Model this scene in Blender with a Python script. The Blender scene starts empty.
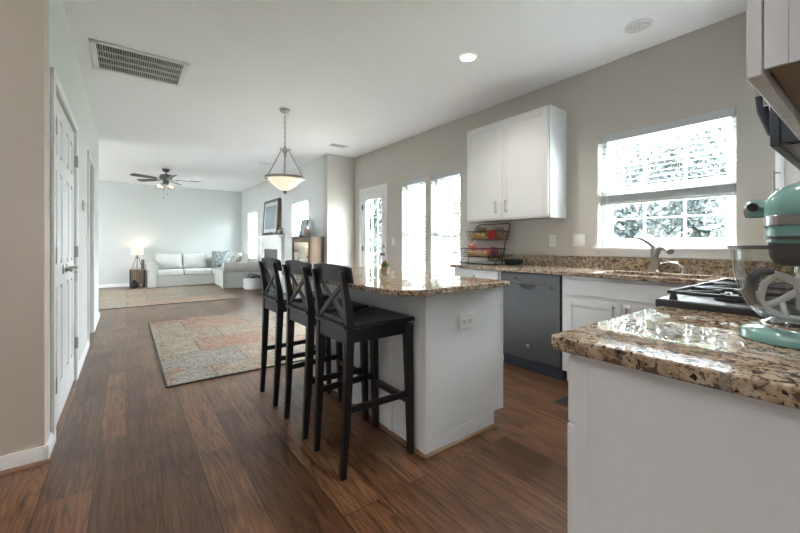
import bpy, math, random
from mathutils import Vector, Matrix
random.seed(7)
S = bpy.context.scene
COL = S.collection
PI = math.pi
R = math.radians
H = 2.742                      # ceiling height

# ------------------------------------------------------------------ camera
cam_d = bpy.data.cameras.new('camera')
cam_d.sensor_fit = 'HORIZONTAL'; cam_d.sensor_width = 36.0
cam_d.lens = 366.07 / 800 * 36.0
cam_d.shift_y = -22.67 / 800
cam_d.clip_start = 0.02; cam_d.clip_end = 200
cam = bpy.data.objects.new('camera', cam_d); COL.objects.link(cam)
cam.location = (0, 0, 1.1286)
cam.rotation_euler = (R(90), 0, R(-36.815))
S.camera = cam

# ------------------------------------------------------------------ colour management, world
S.view_settings.view_transform = 'Standard'
S.view_settings.look = 'None'
S.view_settings.gamma = 1.0
S.view_settings.use_curve_mapping = False
S.view_settings.exposure = 3.4
W = bpy.data.worlds.new('overcast_sky'); S.world = W; W.use_nodes = True
wn = W.node_tree.nodes; wl = W.node_tree.links
for n in list(wn): wn.remove(n)
wo = wn.new('ShaderNodeOutputWorld'); wb = wn.new('ShaderNodeBackground')
wb.inputs['Color'].default_value = (0.88, 0.945, 1.0, 1)
wb.inputs['Strength'].default_value = 7.5
wl.new(wb.outputs[0], wo.inputs[0])


def portal(loc, rot, sx, sy):
    """a sampling portal in a window opening: gives off no light of its own, only guides the sky's"""
    l = bpy.data.lights.new('window_portal', 'AREA'); l.shape = 'RECTANGLE'; l.size = sx; l.size_y = sy
    l.cycles.is_portal = True
    o = bpy.data.objects.new('window_portal', l); COL.objects.link(o); o.location = loc; o.rotation_euler = rot
    return o


# ------------------------------------------------------------------ materials
def srgb(r, g, b):
    f = lambda c: (c / 255 / 12.92) if c / 255 <= 0.04045 else ((c / 255 + 0.055) / 1.055) ** 2.4
    return (f(r), f(g), f(b), 1)


def mat(name, col, rough=0.5, metal=0.0, bump=None, var=None, spec=0.5, coat=0.0, sheen=0.0):
    m = bpy.data.materials.new(name); m.use_nodes = True
    nt = m.node_tree; b = nt.nodes['Principled BSDF']
    c = col if len(col) == 4 else (*col, 1)
    b.inputs['Base Color'].default_value = c
    b.inputs['Roughness'].default_value = rough
    b.inputs['Metallic'].default_value = metal
    b.inputs['Specular IOR Level'].default_value = spec
    b.inputs['Coat Weight'].default_value = coat
    if sheen: b.inputs['Sheen Weight'].default_value = sheen
    tc = nt.nodes.new('ShaderNodeTexCoord')
    if var:                     # (scale, amount): slight mottling of the colour
        n = nt.nodes.new('ShaderNodeTexNoise'); n.inputs['Scale'].default_value = var[0]; n.inputs['Detail'].default_value = 4
        mx = nt.nodes.new('ShaderNodeMix'); mx.data_type = 'RGBA'
        mx.inputs[6].default_value = tuple(x * (1 - var[1]) for x in c[:3]) + (1,)
        mx.inputs[7].default_value = tuple(min(1, x * (1 + var[1])) for x in c[:3]) + (1,)
        nt.links.new(tc.outputs['Object'], n.inputs['Vector']); nt.links.new(n.outputs['Fac'], mx.inputs[0])
        nt.links.new(mx.outputs[2], b.inputs['Base Color'])
    if bump:                    # (scale, strength)
        n = nt.nodes.new('ShaderNodeTexNoise'); n.inputs['Scale'].default_value = bump[0]; n.inputs['Detail'].default_value = 3
        bp = nt.nodes.new('ShaderNodeBump'); bp.inputs['Strength'].default_value = bump[1]; bp.inputs['Distance'].default_value = 0.004
        nt.links.new(tc.outputs['Object'], n.inputs['Vector']); nt.links.new(n.outputs['Fac'], bp.inputs['Height'])
        nt.links.new(bp.outputs[0], b.inputs['Normal'])
    return m


def glassmat(name, tint=(1, 1, 1), refl=0.1, rough=0.0, power=3.5):
    """thin glass: mostly see-through with a faint sheen"""
    m = bpy.data.materials.new(name); m.use_nodes = True; nt = m.node_tree
    for n in list(nt.nodes): nt.nodes.remove(n)
    o = nt.nodes.new('ShaderNodeOutputMaterial'); mx = nt.nodes.new('ShaderNodeMixShader')
    t = nt.nodes.new('ShaderNodeBsdfTransparent'); g = nt.nodes.new('ShaderNodeBsdfGlossy')
    t.inputs[0].default_value = (*tint, 1); g.inputs['Roughness'].default_value = rough
    lw = nt.nodes.new('ShaderNodeLayerWeight'); lw.inputs['Blend'].default_value = 0.5
    fac = mathn(nt, 'ADD', mathn(nt, 'MULTIPLY', mathn(nt, 'POWER', lw.outputs['Facing'], power), refl * 2.5), 0.03)
    fac = mathn(nt, 'MINIMUM', fac, 0.85)
    nt.links.new(fac, mx.inputs[0]); nt.links.new(t.outputs[0], mx.inputs[1]); nt.links.new(g.outputs[0], mx.inputs[2])
    nt.links.new(mx.outputs[0], o.inputs[0])
    return m


def emat(name, col, strength, base=(0.9, 0.88, 0.84)):
    m = mat(name, base, 0.4); b = m.node_tree.nodes['Principled BSDF']
    b.inputs['Emission Color'].default_value = (*col, 1); b.inputs['Emission Strength'].default_value = strength
    return m


def ramp(nt, stops, interp='LINEAR'):
    r = nt.nodes.new('ShaderNodeValToRGB'); e = r.color_ramp.elements
    r.color_ramp.interpolation = interp
    while len(e) < len(stops): e.new(0.5)
    for i, (p, c) in enumerate(stops): e[i].position = p; e[i].color = c if len(c) == 4 else (*c, 1)
    return r


def mathn(nt, op, a, b=None):
    n = nt.nodes.new('ShaderNodeMath'); n.operation = op
    for i, v in enumerate((a, b)):
        if v is None: continue
        if isinstance(v, (int, float)): n.inputs[i].default_value = v
        else: nt.links.new(v, n.inputs[i])
    return n.outputs[0]


def mixc(nt, fac, a, b, blend='MIX'):
    n = nt.nodes.new('ShaderNodeMix'); n.data_type = 'RGBA'; n.blend_type = blend
    for i, v in ((0, fac), (6, a), (7, b)):
        if isinstance(v, (int, float)): n.inputs[i].default_value = v
        elif isinstance(v, tuple): n.inputs[i].default_value = v if len(v) == 4 else (*v, 1)
        else: nt.links.new(v, n.inputs[i])
    return n.outputs[2]


def granite():
    m = mat('speckled_granite', (0.5, 0.4, 0.3), 0.32, spec=0.0, coat=0.85); nt = m.node_tree; b = nt.nodes['Principled BSDF']
    b.inputs['Coat Roughness'].default_value = 0.03
    tc = nt.nodes.new('ShaderNodeTexCoord')
    def noise(s, d=5, r=0.6, w=0.0):
        n = nt.nodes.new('ShaderNodeTexNoise'); n.inputs['Scale'].default_value = s; n.inputs['Detail'].default_value = d
        n.inputs['Roughness'].default_value = r; n.inputs['Distortion'].default_value = w
        nt.links.new(tc.outputs['Object'], n.inputs['Vector']); return n.outputs['Fac']
    base = ramp(nt, [(0.30, (0.13, 0.085, 0.055)), (0.42, (0.36, 0.25, 0.155)), (0.52, (0.50, 0.39, 0.27)), (0.64, (0.53, 0.45, 0.35)), (0.75, (0.33, 0.29, 0.26))])
    nt.links.new(noise(22, 6, 0.65, 0.6), base.inputs[0])
    f1 = ramp(nt, [(0.515, (0, 0, 0)), (0.575, (1, 1, 1))]); nt.links.new(noise(48, 4, 0.7, 0.4), f1.inputs[0])
    c1 = mixc(nt, f1.outputs[0], base.outputs[0], (0.11, 0.078, 0.058))
    f2 = ramp(nt, [(0.575, (0, 0, 0)), (0.63, (1, 1, 1))]); nt.links.new(noise(90, 3, 0.6), f2.inputs[0])
    c2 = mixc(nt, f2.outputs[0], c1, (0.02, 0.02, 0.022))
    f3 = ramp(nt, [(0.58, (0, 0, 0)), (0.66, (1, 1, 1))]); nt.links.new(noise(8, 3, 0.5, 1.5), f3.inputs[0])
    c3 = mixc(nt, mathn(nt, 'MULTIPLY', f3.outputs[0], 0.6), c2, (0.30, 0.27, 0.25))
    nt.links.new(c3, b.inputs['Base Color'])
    return m


def planks():
    m = mat('stained_oak_planks', (0.2, 0.12, 0.07), 0.3, spec=0.5); nt = m.node_tree; b = nt.nodes['Principled BSDF']
    tc = nt.nodes.new('ShaderNodeTexCoord')
    sep = nt.nodes.new('ShaderNodeSeparateXYZ'); nt.links.new(tc.outputs['Object'], sep.inputs[0])
    x, y = sep.outputs[0], sep.outputs[1]
    xs = mathn(nt, 'ADD', x, mathn(nt, 'MULTIPLY', mathn(nt, 'SINE', mathn(nt, 'MULTIPLY', x, 11.0)), 0.030))   # boards of uneven width
    cb = nt.nodes.new('ShaderNodeCombineXYZ'); nt.links.new(y, cb.inputs[0]); nt.links.new(xs, cb.inputs[1])
    br = nt.nodes.new('ShaderNodeTexBrick'); nt.links.new(cb.outputs[0], br.inputs['Vector'])
    br.offset = 0.37; br.offset_frequency = 2; br.squash = 1.0
    br.inputs['Color1'].default_value = (0, 0, 0, 1); br.inputs['Color2'].default_value = (1, 1, 1, 1)
    br.inputs['Mortar'].default_value = (0.5, 0.5, 0.5, 1)
    br.inputs['Scale'].default_value = 1.0; br.inputs['Brick Width'].default_value = 1.35; br.inputs['Row Height'].default_value = 0.15
    br.inputs['Mortar Size'].default_value = 0.0016; br.inputs['Mortar Smooth'].default_value = 0.1; br.inputs['Bias'].default_value = 0.0
    rnd = br.outputs['Color']
    tone = ramp(nt, [(0.0, (0.110, 0.050, 0.025)), (0.3, (0.170, 0.079, 0.038)), (0.6, (0.210, 0.100, 0.048)), (0.85, (0.260, 0.130, 0.062)), (1.0, (0.145, 0.076, 0.041))])
    nt.links.new(rnd, tone.inputs[0])
    # long grain, shifted from board to board
    cg = nt.nodes.new('ShaderNodeCombineXYZ')
    nt.links.new(mathn(nt, 'MULTIPLY', x, 42.0), cg.inputs[0]); nt.links.new(mathn(nt, 'MULTIPLY', y, 2.8), cg.inputs[1])
    rs = nt.nodes.new('ShaderNodeSeparateColor'); nt.links.new(rnd, rs.inputs[0])
    nt.links.new(mathn(nt, 'MULTIPLY', rs.outputs[0], 37.0), cg.inputs[2])
    g = nt.nodes.new('ShaderNodeTexNoise'); g.inputs['Scale'].default_value = 1.0; g.inputs['Detail'].default_value = 6
    g.inputs['Roughness'].default_value = 0.65; g.inputs['Distortion'].default_value = 1.2; nt.links.new(cg.outputs[0], g.inputs['Vector'])
    gr = ramp(nt, [(0.30, (0.22, 0.21, 0.20)), (0.44, (0.68, 0.67, 0.66)), (0.58, (1.0, 1.0, 1.0)), (0.74, (1.35, 1.33, 1.30))]); nt.links.new(g.outputs['Fac'], gr.inputs[0])
    c = mixc(nt, 1.0, tone.outputs[0], gr.outputs[0], 'MULTIPLY')
    # cathedral figure: dark rings stretched along the board
    cw = nt.nodes.new('ShaderNodeCombineXYZ')
    nt.links.new(mathn(nt, 'MULTIPLY', x, 9.0), cw.inputs[0]); nt.links.new(mathn(nt, 'MULTIPLY', y, 0.55), cw.inputs[1])
    nt.links.new(mathn(nt, 'MULTIPLY', rs.outputs[0], 19.0), cw.inputs[2])
    w = nt.nodes.new('ShaderNodeTexNoise'); w.inputs['Scale'].default_value = 0.9; w.inputs['Detail'].default_value = 2; nt.links.new(cw.outputs[0], w.inputs['Vector'])
    ring = mathn(nt, 'SINE', mathn(nt, 'MULTIPLY', w.outputs['Fac'], 130.0))
    rr = ramp(nt, [(0.0, (0.34, 0.31, 0.29)), (0.40, (1, 1, 1))]); nt.links.new(mathn(nt, 'MULTIPLY_ADD', ring, 0.5), rr.inputs[0])
    c = mixc(nt, 0.55, c, rr.outputs[0], 'MULTIPLY')
    # knots and dark worn patches
    kn = nt.nodes.new('ShaderNodeTexNoise'); kn.inputs['Scale'].default_value = 2.6; kn.inputs['Detail'].default_value = 5; nt.links.new(tc.outputs['Object'], kn.inputs['Vector'])
    kr = ramp(nt, [(0.48, (1, 1, 1)), (0.85, (0.34, 0.31, 0.30))]); nt.links.new(kn.outputs['Fac'], kr.inputs[0])
    c = mixc(nt, 0.8, c, kr.outputs[0], 'MULTIPLY')
    c = mixc(nt, br.outputs['Fac'], c, (0.012, 0.008, 0.006))
    nt.links.new(c, b.inputs['Base Color'])
    ro = nt.nodes.new('ShaderNodeMapRange'); ro.inputs['To Min'].default_value = 0.285; ro.inputs['To Max'].default_value = 0.35
    nt.links.new(kn.outputs['Fac'], ro.inputs[0]); nt.links.new(ro.outputs[0], b.inputs['Roughness'])
    bp = nt.nodes.new('ShaderNodeBump'); bp.inputs['Strength'].default_value = 0.25; bp.inputs['Distance'].default_value = 0.003
    hh = mathn(nt, 'SUBTRACT', g.outputs['Fac'], mathn(nt, 'MULTIPLY', br.outputs['Fac'], 1.5))
    nt.links.new(hh, bp.inputs['Height']); nt.links.new(bp.outputs[0], b.inputs['Normal'])
    return m


def rugmat(name, ox, calm=0.0):
    m = mat(name, (0.5, 0.4, 0.35), 0.95, spec=0.1); nt = m.node_tree; b = nt.nodes['Principled BSDF']
    tc = nt.nodes.new('ShaderNodeTexCoord'); mp = nt.nodes.new('ShaderNodeMapping'); mp.inputs['Location'].default_value = (ox, ox * 1.7, 0)
    nt.links.new(tc.outputs['Object'], mp.inputs[0])
    br = nt.nodes.new('ShaderNodeTexBrick'); nt.links.new(mp.outputs[0], br.inputs['Vector'])
    br.offset = 0.42; br.inputs['Color1'].default_value = (0, 0, 0, 1); br.inputs['Color2'].default_value = (1, 1, 1, 1)
    br.inputs['Scale'].default_value = 1.0; br.inputs['Brick Width'].default_value = 0.78; br.inputs['Row Height'].default_value = 0.58
    br.inputs['Mortar Size'].default_value = 0.008; br.inputs['Mortar'].default_value = (0.5, 0.5, 0.5, 1)
    base = ramp(nt, [(0.0, (0.40, 0.33, 0.25)), (0.20, (0.38, 0.19, 0.125)), (0.38, (0.42, 0.35, 0.27)), (0.56, (0.30, 0.28, 0.25)), (0.72, (0.42, 0.24, 0.17)), (0.88, (0.38, 0.31, 0.24))], 'CONSTANT')
    nt.links.new(br.outputs['Color'], base.inputs[0])
    def noise(s, d=4, dist=0.8):
        n = nt.nodes.new('ShaderNodeTexNoise'); n.inputs['Scale'].default_value = s; n.inputs['Detail'].default_value = d; n.inputs['Distortion'].default_value = dist
        nt.links.new(mp.outputs[0], n.inputs['Vector']); return n.outputs['Fac']
    def layer(c, s, d, dist, stops, amt, col):
        q = ramp(nt, [(p, (v, v, v)) for p, v in stops]); nt.links.new(noise(s, d, dist), q.inputs[0])
        return mixc(nt, mathn(nt, 'MULTIPLY', q.outputs[0], amt), c, col)
    c = layer(base.outputs[0], 9, 5, 2.0, [(.47, 0), (.56, 1)], .50, (0.50, 0.43, 0.34))
    c = layer(c, 4, 3, 1.0, [(.54, 0), (.66, 1)], .6, (0.40, 0.16, 0.09))
    c = layer(c, 13, 2, 3.0, [(.455, 0), (.49, 1), (.51, 1), (.545, 0)], .75, (0.10, 0.10, 0.11))
    c = layer(c, 26, 4, 2.0, [(.54, 0), (.59, 1)], .75, (0.09, 0.09, 0.10))
    c = layer(c, 60, 2, 0.5, [(.50, 0), (.62, 1)], .35, (0.54, 0.48, 0.40))
    if calm: c = mixc(nt, calm, c, (0.46, 0.40, 0.32))
    c = mixc(nt, mathn(nt, 'MULTIPLY', br.outputs['Fac'], 0.6), c, (0.12, 0.11, 0.11))
    nt.links.new(c, b.inputs['Base Color'])
    n = nt.nodes.new('ShaderNodeTexNoise'); n.inputs['Scale'].default_value = 220; nt.links.new(tc.outputs['Object'], n.inputs['Vector'])
    bp = nt.nodes.new('ShaderNodeBump'); bp.inputs['Strength'].default_value = 0.5; bp.inputs['Distance'].default_value = 0.003
    nt.links.new(n.outputs['Fac'], bp.inputs['Height']); nt.links.new(bp.outputs[0], b.inputs['Normal'])
    return m


def wood(name, c1, c2, rough=0.45, axis=2, scale=14):
    m = mat(name, c1, rough); nt = m.node_tree; b = nt.nodes['Principled BSDF']
    tc = nt.nodes.new('ShaderNodeTexCoord'); mp = nt.nodes.new('ShaderNodeMapping')
    sc = [scale, scale, scale]; sc[axis] = scale * 0.08; mp.inputs['Scale'].default_value = sc
    n = nt.nodes.new('ShaderNodeTexNoise'); n.inputs['Scale'].default_value = 1.5; n.inputs['Detail'].default_value = 6; n.inputs['Distortion'].default_value = 0.8
    nt.links.new(tc.outputs['Object'], mp.inputs[0]); nt.links.new(mp.outputs[0], n.inputs['Vector'])
    r = ramp(nt, [(0.32, c1), (0.66, c2)]); nt.links.new(n.outputs['Fac'], r.inputs[0]); nt.links.new(r.outputs[0], b.inputs['Base Color'])
    return m


def patternfab(name, c1, c2, scale):
    m = mat(name, c1, 0.9, spec=0.1); nt = m.node_tree; b = nt.nodes['Principled BSDF']
    tc = nt.nodes.new('ShaderNodeTexCoord'); n = nt.nodes.new('ShaderNodeTexNoise'); n.inputs['Scale'].default_value = scale; n.inputs['Detail'].default_value = 2
    nt.links.new(tc.outputs['Object'], n.inputs['Vector'])
    r = ramp(nt, [(0.47, c1), (0.53, c2)]); nt.links.new(n.outputs['Fac'], r.inputs[0]); nt.links.new(r.outputs[0], b.inputs['Base Color'])
    return m


M = {}
M['wall'] = mat('greige_wall_paint', (0.60, 0.573, 0.53), 0.75, bump=(140, 0.05), spec=0.3)
M['wall_warm_shade'] = mat('greige_paint_warm_shade', (0.62, 0.555, 0.49), 0.75, bump=(140, 0.05), spec=0.3)  # greige paint darkened and warmed; dim warm light put into the colour
M['wall_lit'] = mat('greige_paint_window_lit', (0.70, 0.71, 0.70), 0.7, bump=(140, 0.05), spec=0.3)  # same greige paint lightened; window light on this wall is painted in
M['wall_cool_light'] = mat('greige_paint_cool_light', (0.62, 0.64, 0.63), 0.75, bump=(140, 0.05), spec=0.3)  # same greige paint cooled; the daylight tint is put into the colour
M['ceiling'] = mat('flat_white_ceiling_paint', (0.93, 0.94, 0.95), 0.9, bump=(90, 0.08), spec=0.2)
M['trim'] = mat('white_gloss_trim', (0.86, 0.86, 0.86), 0.32)
M['door'] = mat('white_door_paint', (0.84, 0.85, 0.86), 0.35)
M['cab'] = mat('white_cabinet_paint', (0.78, 0.795, 0.805), 0.35)
M['cabline'] = mat('white_painted_shadow_groove', (0.80, 0.80, 0.80), 0.45)
M['cabwood'] = wood('unpainted_cabinet_underside', (0.26, 0.17, 0.13), (0.36, 0.25, 0.19), 0.6, 0, 10)
M['granite'] = granite()
M['floor'] = planks()
M['rug1'] = rugmat('patchwork_rug_pile', 0.31)
M['rug2'] = rugmat('patchwork_rug_pile_two', 2.17, .28)
M['rugedge'] = mat('dark_rug_binding', (0.06, 0.055, 0.05), 0.9)
M['shoe'] = wood('brown_shoe_moulding', (0.16, 0.09, 0.05), (0.24, 0.14, 0.08), 0.4, 0, 8)
M['black'] = mat('black_brown_stained_wood', (0.010, 0.010, 0.012), 0.33, spec=0.5, bump=(60, 0.08))
M['steel'] = mat('brushed_stainless_steel', (0.115, 0.115, 0.118), 0.38, metal=0.7)
M['steeldark'] = mat('dark_stainless_steel', (0.065, 0.075, 0.095), 0.35, metal=0.7)
M['nickel'] = mat('brushed_nickel', (0.40, 0.39, 0.37), 0.28, metal=1.0)
M['chrome'] = mat('polished_chrome', (0.75, 0.76, 0.78), 0.08, metal=1.0)
M['dark'] = mat('black_plastic', (0.012, 0.013, 0.015), 0.35)
M['darkgrey'] = mat('dark_grey_enamel', (0.055, 0.06, 0.068), 0.28)
M['iron'] = mat('cast_iron_grate', (0.03, 0.033, 0.04), 0.38, bump=(300, 0.15))
M['wire'] = mat('black_wire', (0.015, 0.013, 0.012), 0.4, metal=0.5)
M['glass'] = glassmat('window_glass', (0.97, 0.985, 0.98), 0.25)
M['bowlglass'] = glassmat('clear_bowl_glass', (0.955, 0.965, 0.96), 0.22, power=2.2)
M['vinyl'] = mat('white_vinyl', (0.85, 0.86, 0.88), 0.35)
M['slat'] = mat('white_blind_slat', (0.60, 0.625, 0.65), 0.45)
M['cordm'] = mat('pale_blind_cord', (0.62, 0.64, 0.67), 0.7)
M['plate'] = mat('white_switch_plastic', (0.82, 0.82, 0.80), 0.3)
M['slot'] = mat('dark_slot', (0.05, 0.05, 0.05), 0.6)
M['aqua'] = mat('aqua_enamel', (0.20, 0.41, 0.385), 0.12, coat=0.6)
M['silverband'] = mat('silver_trim_band', (0.55, 0.56, 0.58), 0.2, metal=0.9)
M['rubber'] = mat('dark_grey_silicone', (0.075, 0.08, 0.095), 0.5)
M['whitecoat'] = mat('white_coated_beater', (0.62, 0.62, 0.63), 0.3)
M['bronze'] = mat('aged_pewter_metal', (0.16, 0.16, 0.165), 0.35, metal=0.8)
M['blade'] = wood('dark_grey_fan_blade', (0.05, 0.05, 0.055), (0.085, 0.085, 0.09), 0.45, 0, 8)
M['sofa'] = mat('off_white_slipcover_cotton', (0.53, 0.53, 0.495), 0.9, bump=(18, 0.5), spec=0.1, sheen=0.2)
M['sofacush'] = mat('off_white_cushion_cotton', (0.60, 0.61, 0.59), 0.9, bump=(12, 0.7), spec=0.1, sheen=0.2)
M['pillowpat'] = patternfab('grey_floral_fabric', (0.20, 0.23, 0.23), (0.36, 0.40, 0.39), 17)
M['pillowlight'] = mat('cream_pillow_fabric', (0.60, 0.60, 0.55), 0.9, bump=(30, 0.5), spec=0.1)
M['pillowgrey'] = mat('pale_grey_pillow_fabric', (0.42, 0.43, 0.41), 0.9, bump=(30, 0.5), spec=0.1)
M['shade'] = emat('lit_linen_lampshade', (1.0, 0.76, 0.48), .045, (.60, .54, .44))
M['bowlshade'] = emat('lit_frosted_glass_bowl', (1.0, 0.82, 0.60), .075, (.66, .62, .55))
M['bulb'] = emat('lit_bulb', (1.0, 0.80, 0.52), .8)
M['disc'] = emat('lit_recessed_lens', (1.0, 0.86, 0.66), 2.2)
M['cratewood'] = wood('pale_slatted_pine', (0.34, 0.25, 0.17), (0.48, 0.37, 0.26), 0.6, 2, 12)
M['darkwood'] = wood('dark_stained_wood', (0.05, 0.035, 0.025), (0.09, 0.06, 0.045), 0.45, 2, 12)
M['tvwood'] = wood('warm_walnut_veneer', (0.11, 0.062, 0.033), (0.19, 0.115, 0.068), 0.38, 2, 10)
M['tvwooddark'] = wood('dark_walnut_frame', (0.10, 0.062, 0.040), (0.17, 0.11, 0.07), 0.4, 2, 10)
M['mirror'] = mat('mirror_glass', (0.62, 0.58, 0.50), 0.02, metal=1.0)
M['frame'] = wood('weathered_brown_frame', (0.13, 0.10, 0.075), (0.26, 0.21, 0.16), 0.5, 2, 16)
M['mat'] = mat('pale_picture_mat', (0.55, 0.60, 0.61), 0.5)
M['print'] = mat('blue_grey_print', (0.36, 0.43, 0.47), 0.25, var=(3, 0.15))
M['slate'] = mat('dark_slate_surround', (0.11, 0.115, 0.12), 0.35)
M['basketrope'] = mat('white_woven_rope', (0.60, 0.61, 0.60), 0.9, bump=(60, 0.8))
M['blanket'] = patternfab('grey_knit_blanket', (0.07, 0.075, 0.08), (0.22, 0.23, 0.24), 18)
M['terracotta'] = mat('pinkish_ceramic', (0.42, 0.33, 0.32), 0.5)
M['leaf'] = mat('green_leaf', (0.14, 0.20, 0.035), 0.5)
M['grass'] = mat('lawn_grass', (0.14, 0.19, 0.10), 0.95, var=(6, 0.3))
M['bounce_ground'] = mat('pale_bounce_ground', (0.62, 0.61, 0.58), 0.9, var=(4, .1))  # pale ground added out of view to bounce daylight up to the ceiling
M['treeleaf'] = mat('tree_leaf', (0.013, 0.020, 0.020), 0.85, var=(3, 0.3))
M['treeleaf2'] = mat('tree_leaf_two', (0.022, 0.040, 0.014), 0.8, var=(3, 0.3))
M['bark'] = mat('tree_bark', (0.03, 0.025, 0.02), 0.9, bump=(20, 0.5))
M['brick'] = mat('pinkish_brick', (0.20, 0.12, 0.10), 0.9, var=(12, 0.15))
M['deck'] = wood('grey_deck_boards', (0.30, 0.28, 0.26), (0.42, 0.39, 0.36), 0.7, 1, 6)
M['siding'] = mat('pale_siding', (0.50, 0.49, 0.47), 0.8)
M['roofing'] = mat('grey_shingles', (0.14, 0.13, 0.13), 0.9, var=(20, 0.2))


# ------------------------------------------------------------------ mesh builder
class MB:
    def __init__(s): s.v = []; s.f = []; s.T = None
    def add(s, vs, fs):
        n = len(s.v)
        if s.T is not None: vs = [tuple(s.T @ Vector(v)) for v in vs]
        s.v += [tuple(v) for v in vs]; s.f += [tuple(i + n for i in f) for f in fs]; return s
    def box(s, x0, x1, y0, y1, z0, z1):
        x0, x1 = min(x0, x1), max(x0, x1); y0, y1 = min(y0, y1), max(y0, y1); z0, z1 = min(z0, z1), max(z0, z1)
        return s.add([(x0, y0, z0), (x1, y0, z0), (x1, y1, z0), (x0, y1, z0), (x0, y0, z1), (x1, y0, z1), (x1, y1, z1), (x0, y1, z1)],
                     [(0, 3, 2, 1), (4, 5, 6, 7), (0, 1, 5, 4), (1, 2, 6, 5), (2, 3, 7, 6), (3, 0, 4, 7)])
    def hexa(s, b, t):           # bottom 4 and top 4 corners, counter-clockwise seen from above
        return s.add(list(b) + list(t), [(0, 3, 2, 1), (4, 5, 6, 7), (0, 1, 5, 4), (1, 2, 6, 5), (2, 3, 7, 6), (3, 0, 4, 7)])
    def bar(s, p, q, w, d, up=(0, 0, 1)):    # square bar from p to q
        p, q = Vector(p), Vector(q); a = (q - p).normalized(); u = Vector(up)
        if abs(a.dot(u)) > 0.98: u = Vector((1, 0, 0))
        x = a.cross(u).normalized(); y = x.cross(a).normalized()
        c = lambda o, i, j: tuple(o + x * (i * w / 2) + y * (j * d / 2))
        b = [c(p, -1, -1), c(p, 1, -1), c(p, 1, 1), c(p, -1, 1)]; t = [c(q, -1, -1), c(q, 1, -1), c(q, 1, 1), c(q, -1, 1)]
        return s.add(b + t, [(0, 1, 2, 3), (7, 6, 5, 4), (0, 4, 5, 1), (1, 5, 6, 2), (2, 6, 7, 3), (3, 7, 4, 0)])
    def tube(s, pts, r, n=8, closed=False):
        pts = [Vector(p) for p in pts]; m = len(pts); vs = []; fs = []
        rr = r if isinstance(r, (list, tuple)) else [r] * m
        px = None
        for i, p in enumerate(pts):
            if closed: a = (pts[(i + 1) % m] - pts[i - 1]).normalized()
            else: a = (pts[min(i + 1, m - 1)] - pts[max(i - 1, 0)]).normalized()
            if px is None:
                u = Vector((0, 0, 1)) if abs(a.z) < 0.9 else Vector((1, 0, 0)); px = a.cross(u).normalized()
            else:
                px = (px - a * px.dot(a)); px = px.normalized() if px.length > 1e-6 else a.orthogonal().normalized()
            py = a.cross(px)
            for k in range(n):
                t = 2 * PI * k / n; vs.append(tuple(p + px * (math.cos(t) * rr[i]) + py * (math.sin(t) * rr[i])))
        for i in range(m if closed else m - 1):
            j = (i + 1) % m
            for k in range(n): fs.append((i * n + k, i * n + (k + 1) % n, j * n + (k + 1) % n, j * n + k))
        if not closed: fs += [tuple(range(n - 1, -1, -1)), tuple(range((m - 1) * n, m * n))]
        return s.add(vs, fs)
    def cyl(s, p, q, r, r2=None, n=20): return s.tube([p, q], [r, r if r2 is None else r2], n)
    def lathe(s, c, prof, n=32, axis='z', cap=True):     # prof: (radius, height)
        vs = []; fs = []; m = len(prof)
        for r, h in prof:
            for k in range(n):
                t = 2 * PI * k / n; a, b = r * math.cos(t), r * math.sin(t)
                if axis == 'z': v = (c[0] + a, c[1] + b, c[2] + h)
                elif axis == 'x': v = (c[0] + h, c[1] + a, c[2] + b)
                else: v = (c[0] + b, c[1] + h, c[2] + a)
                vs.append(v)
        for i in range(m - 1):
            for k in range(n): fs.append((i * n + k, i * n + (k + 1) % n, (i + 1) * n + (k + 1) % n, (i + 1) * n + k))
        if cap:
            if prof[0][0] > 1e-5: fs.append(tuple(range(n - 1, -1, -1)))
            if prof[-1][0] > 1e-5: fs.append(tuple(range((m - 1) * n, m * n)))
        return s.add(vs, fs)
    def prism(s, poly, axis, a0, a1):      # poly of 2-D points; axis 'x': (y,z), 'y': (x,z), 'z': (x,y)
        n = len(poly)
        def P(p, a): return (a, p[0], p[1]) if axis == 'x' else ((p[0], a, p[1]) if axis == 'y' else (p[0], p[1], a))
        vs = [P(p, a0) for p in poly] + [P(p, a1) for p in poly]
        fs = [tuple(range(n - 1, -1, -1)), tuple(range(n, 2 * n))] + [(i, (i + 1) % n, n + (i + 1) % n, n + i) for i in range(n)]
        return s.add(vs, fs)
    def ball(s, c, rx, ry=None, rz=None, n=16, m=10, e=1.0):
        ry = rx if ry is None else ry; rz = rx if rz is None else rz; vs = []; fs = []
        sg = lambda t, p: math.copysign(abs(t) ** p, t)
        for i in range(m + 1):
            a = -PI / 2 + PI * i / m
            for k in range(n):
                t = 2 * PI * k / n
                vs.append((c[0] + rx * sg(math.cos(a), e) * sg(math.cos(t), e), c[1] + ry * sg(math.cos(a), e) * sg(math.sin(t), e), c[2] + rz * sg(math.sin(a), e)))
        for i in range(m):
            for k in range(n): fs.append((i * n + k, i * n + (k + 1) % n, (i + 1) * n + (k + 1) % n, (i + 1) * n + k))
        return s.add(vs, fs)
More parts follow.
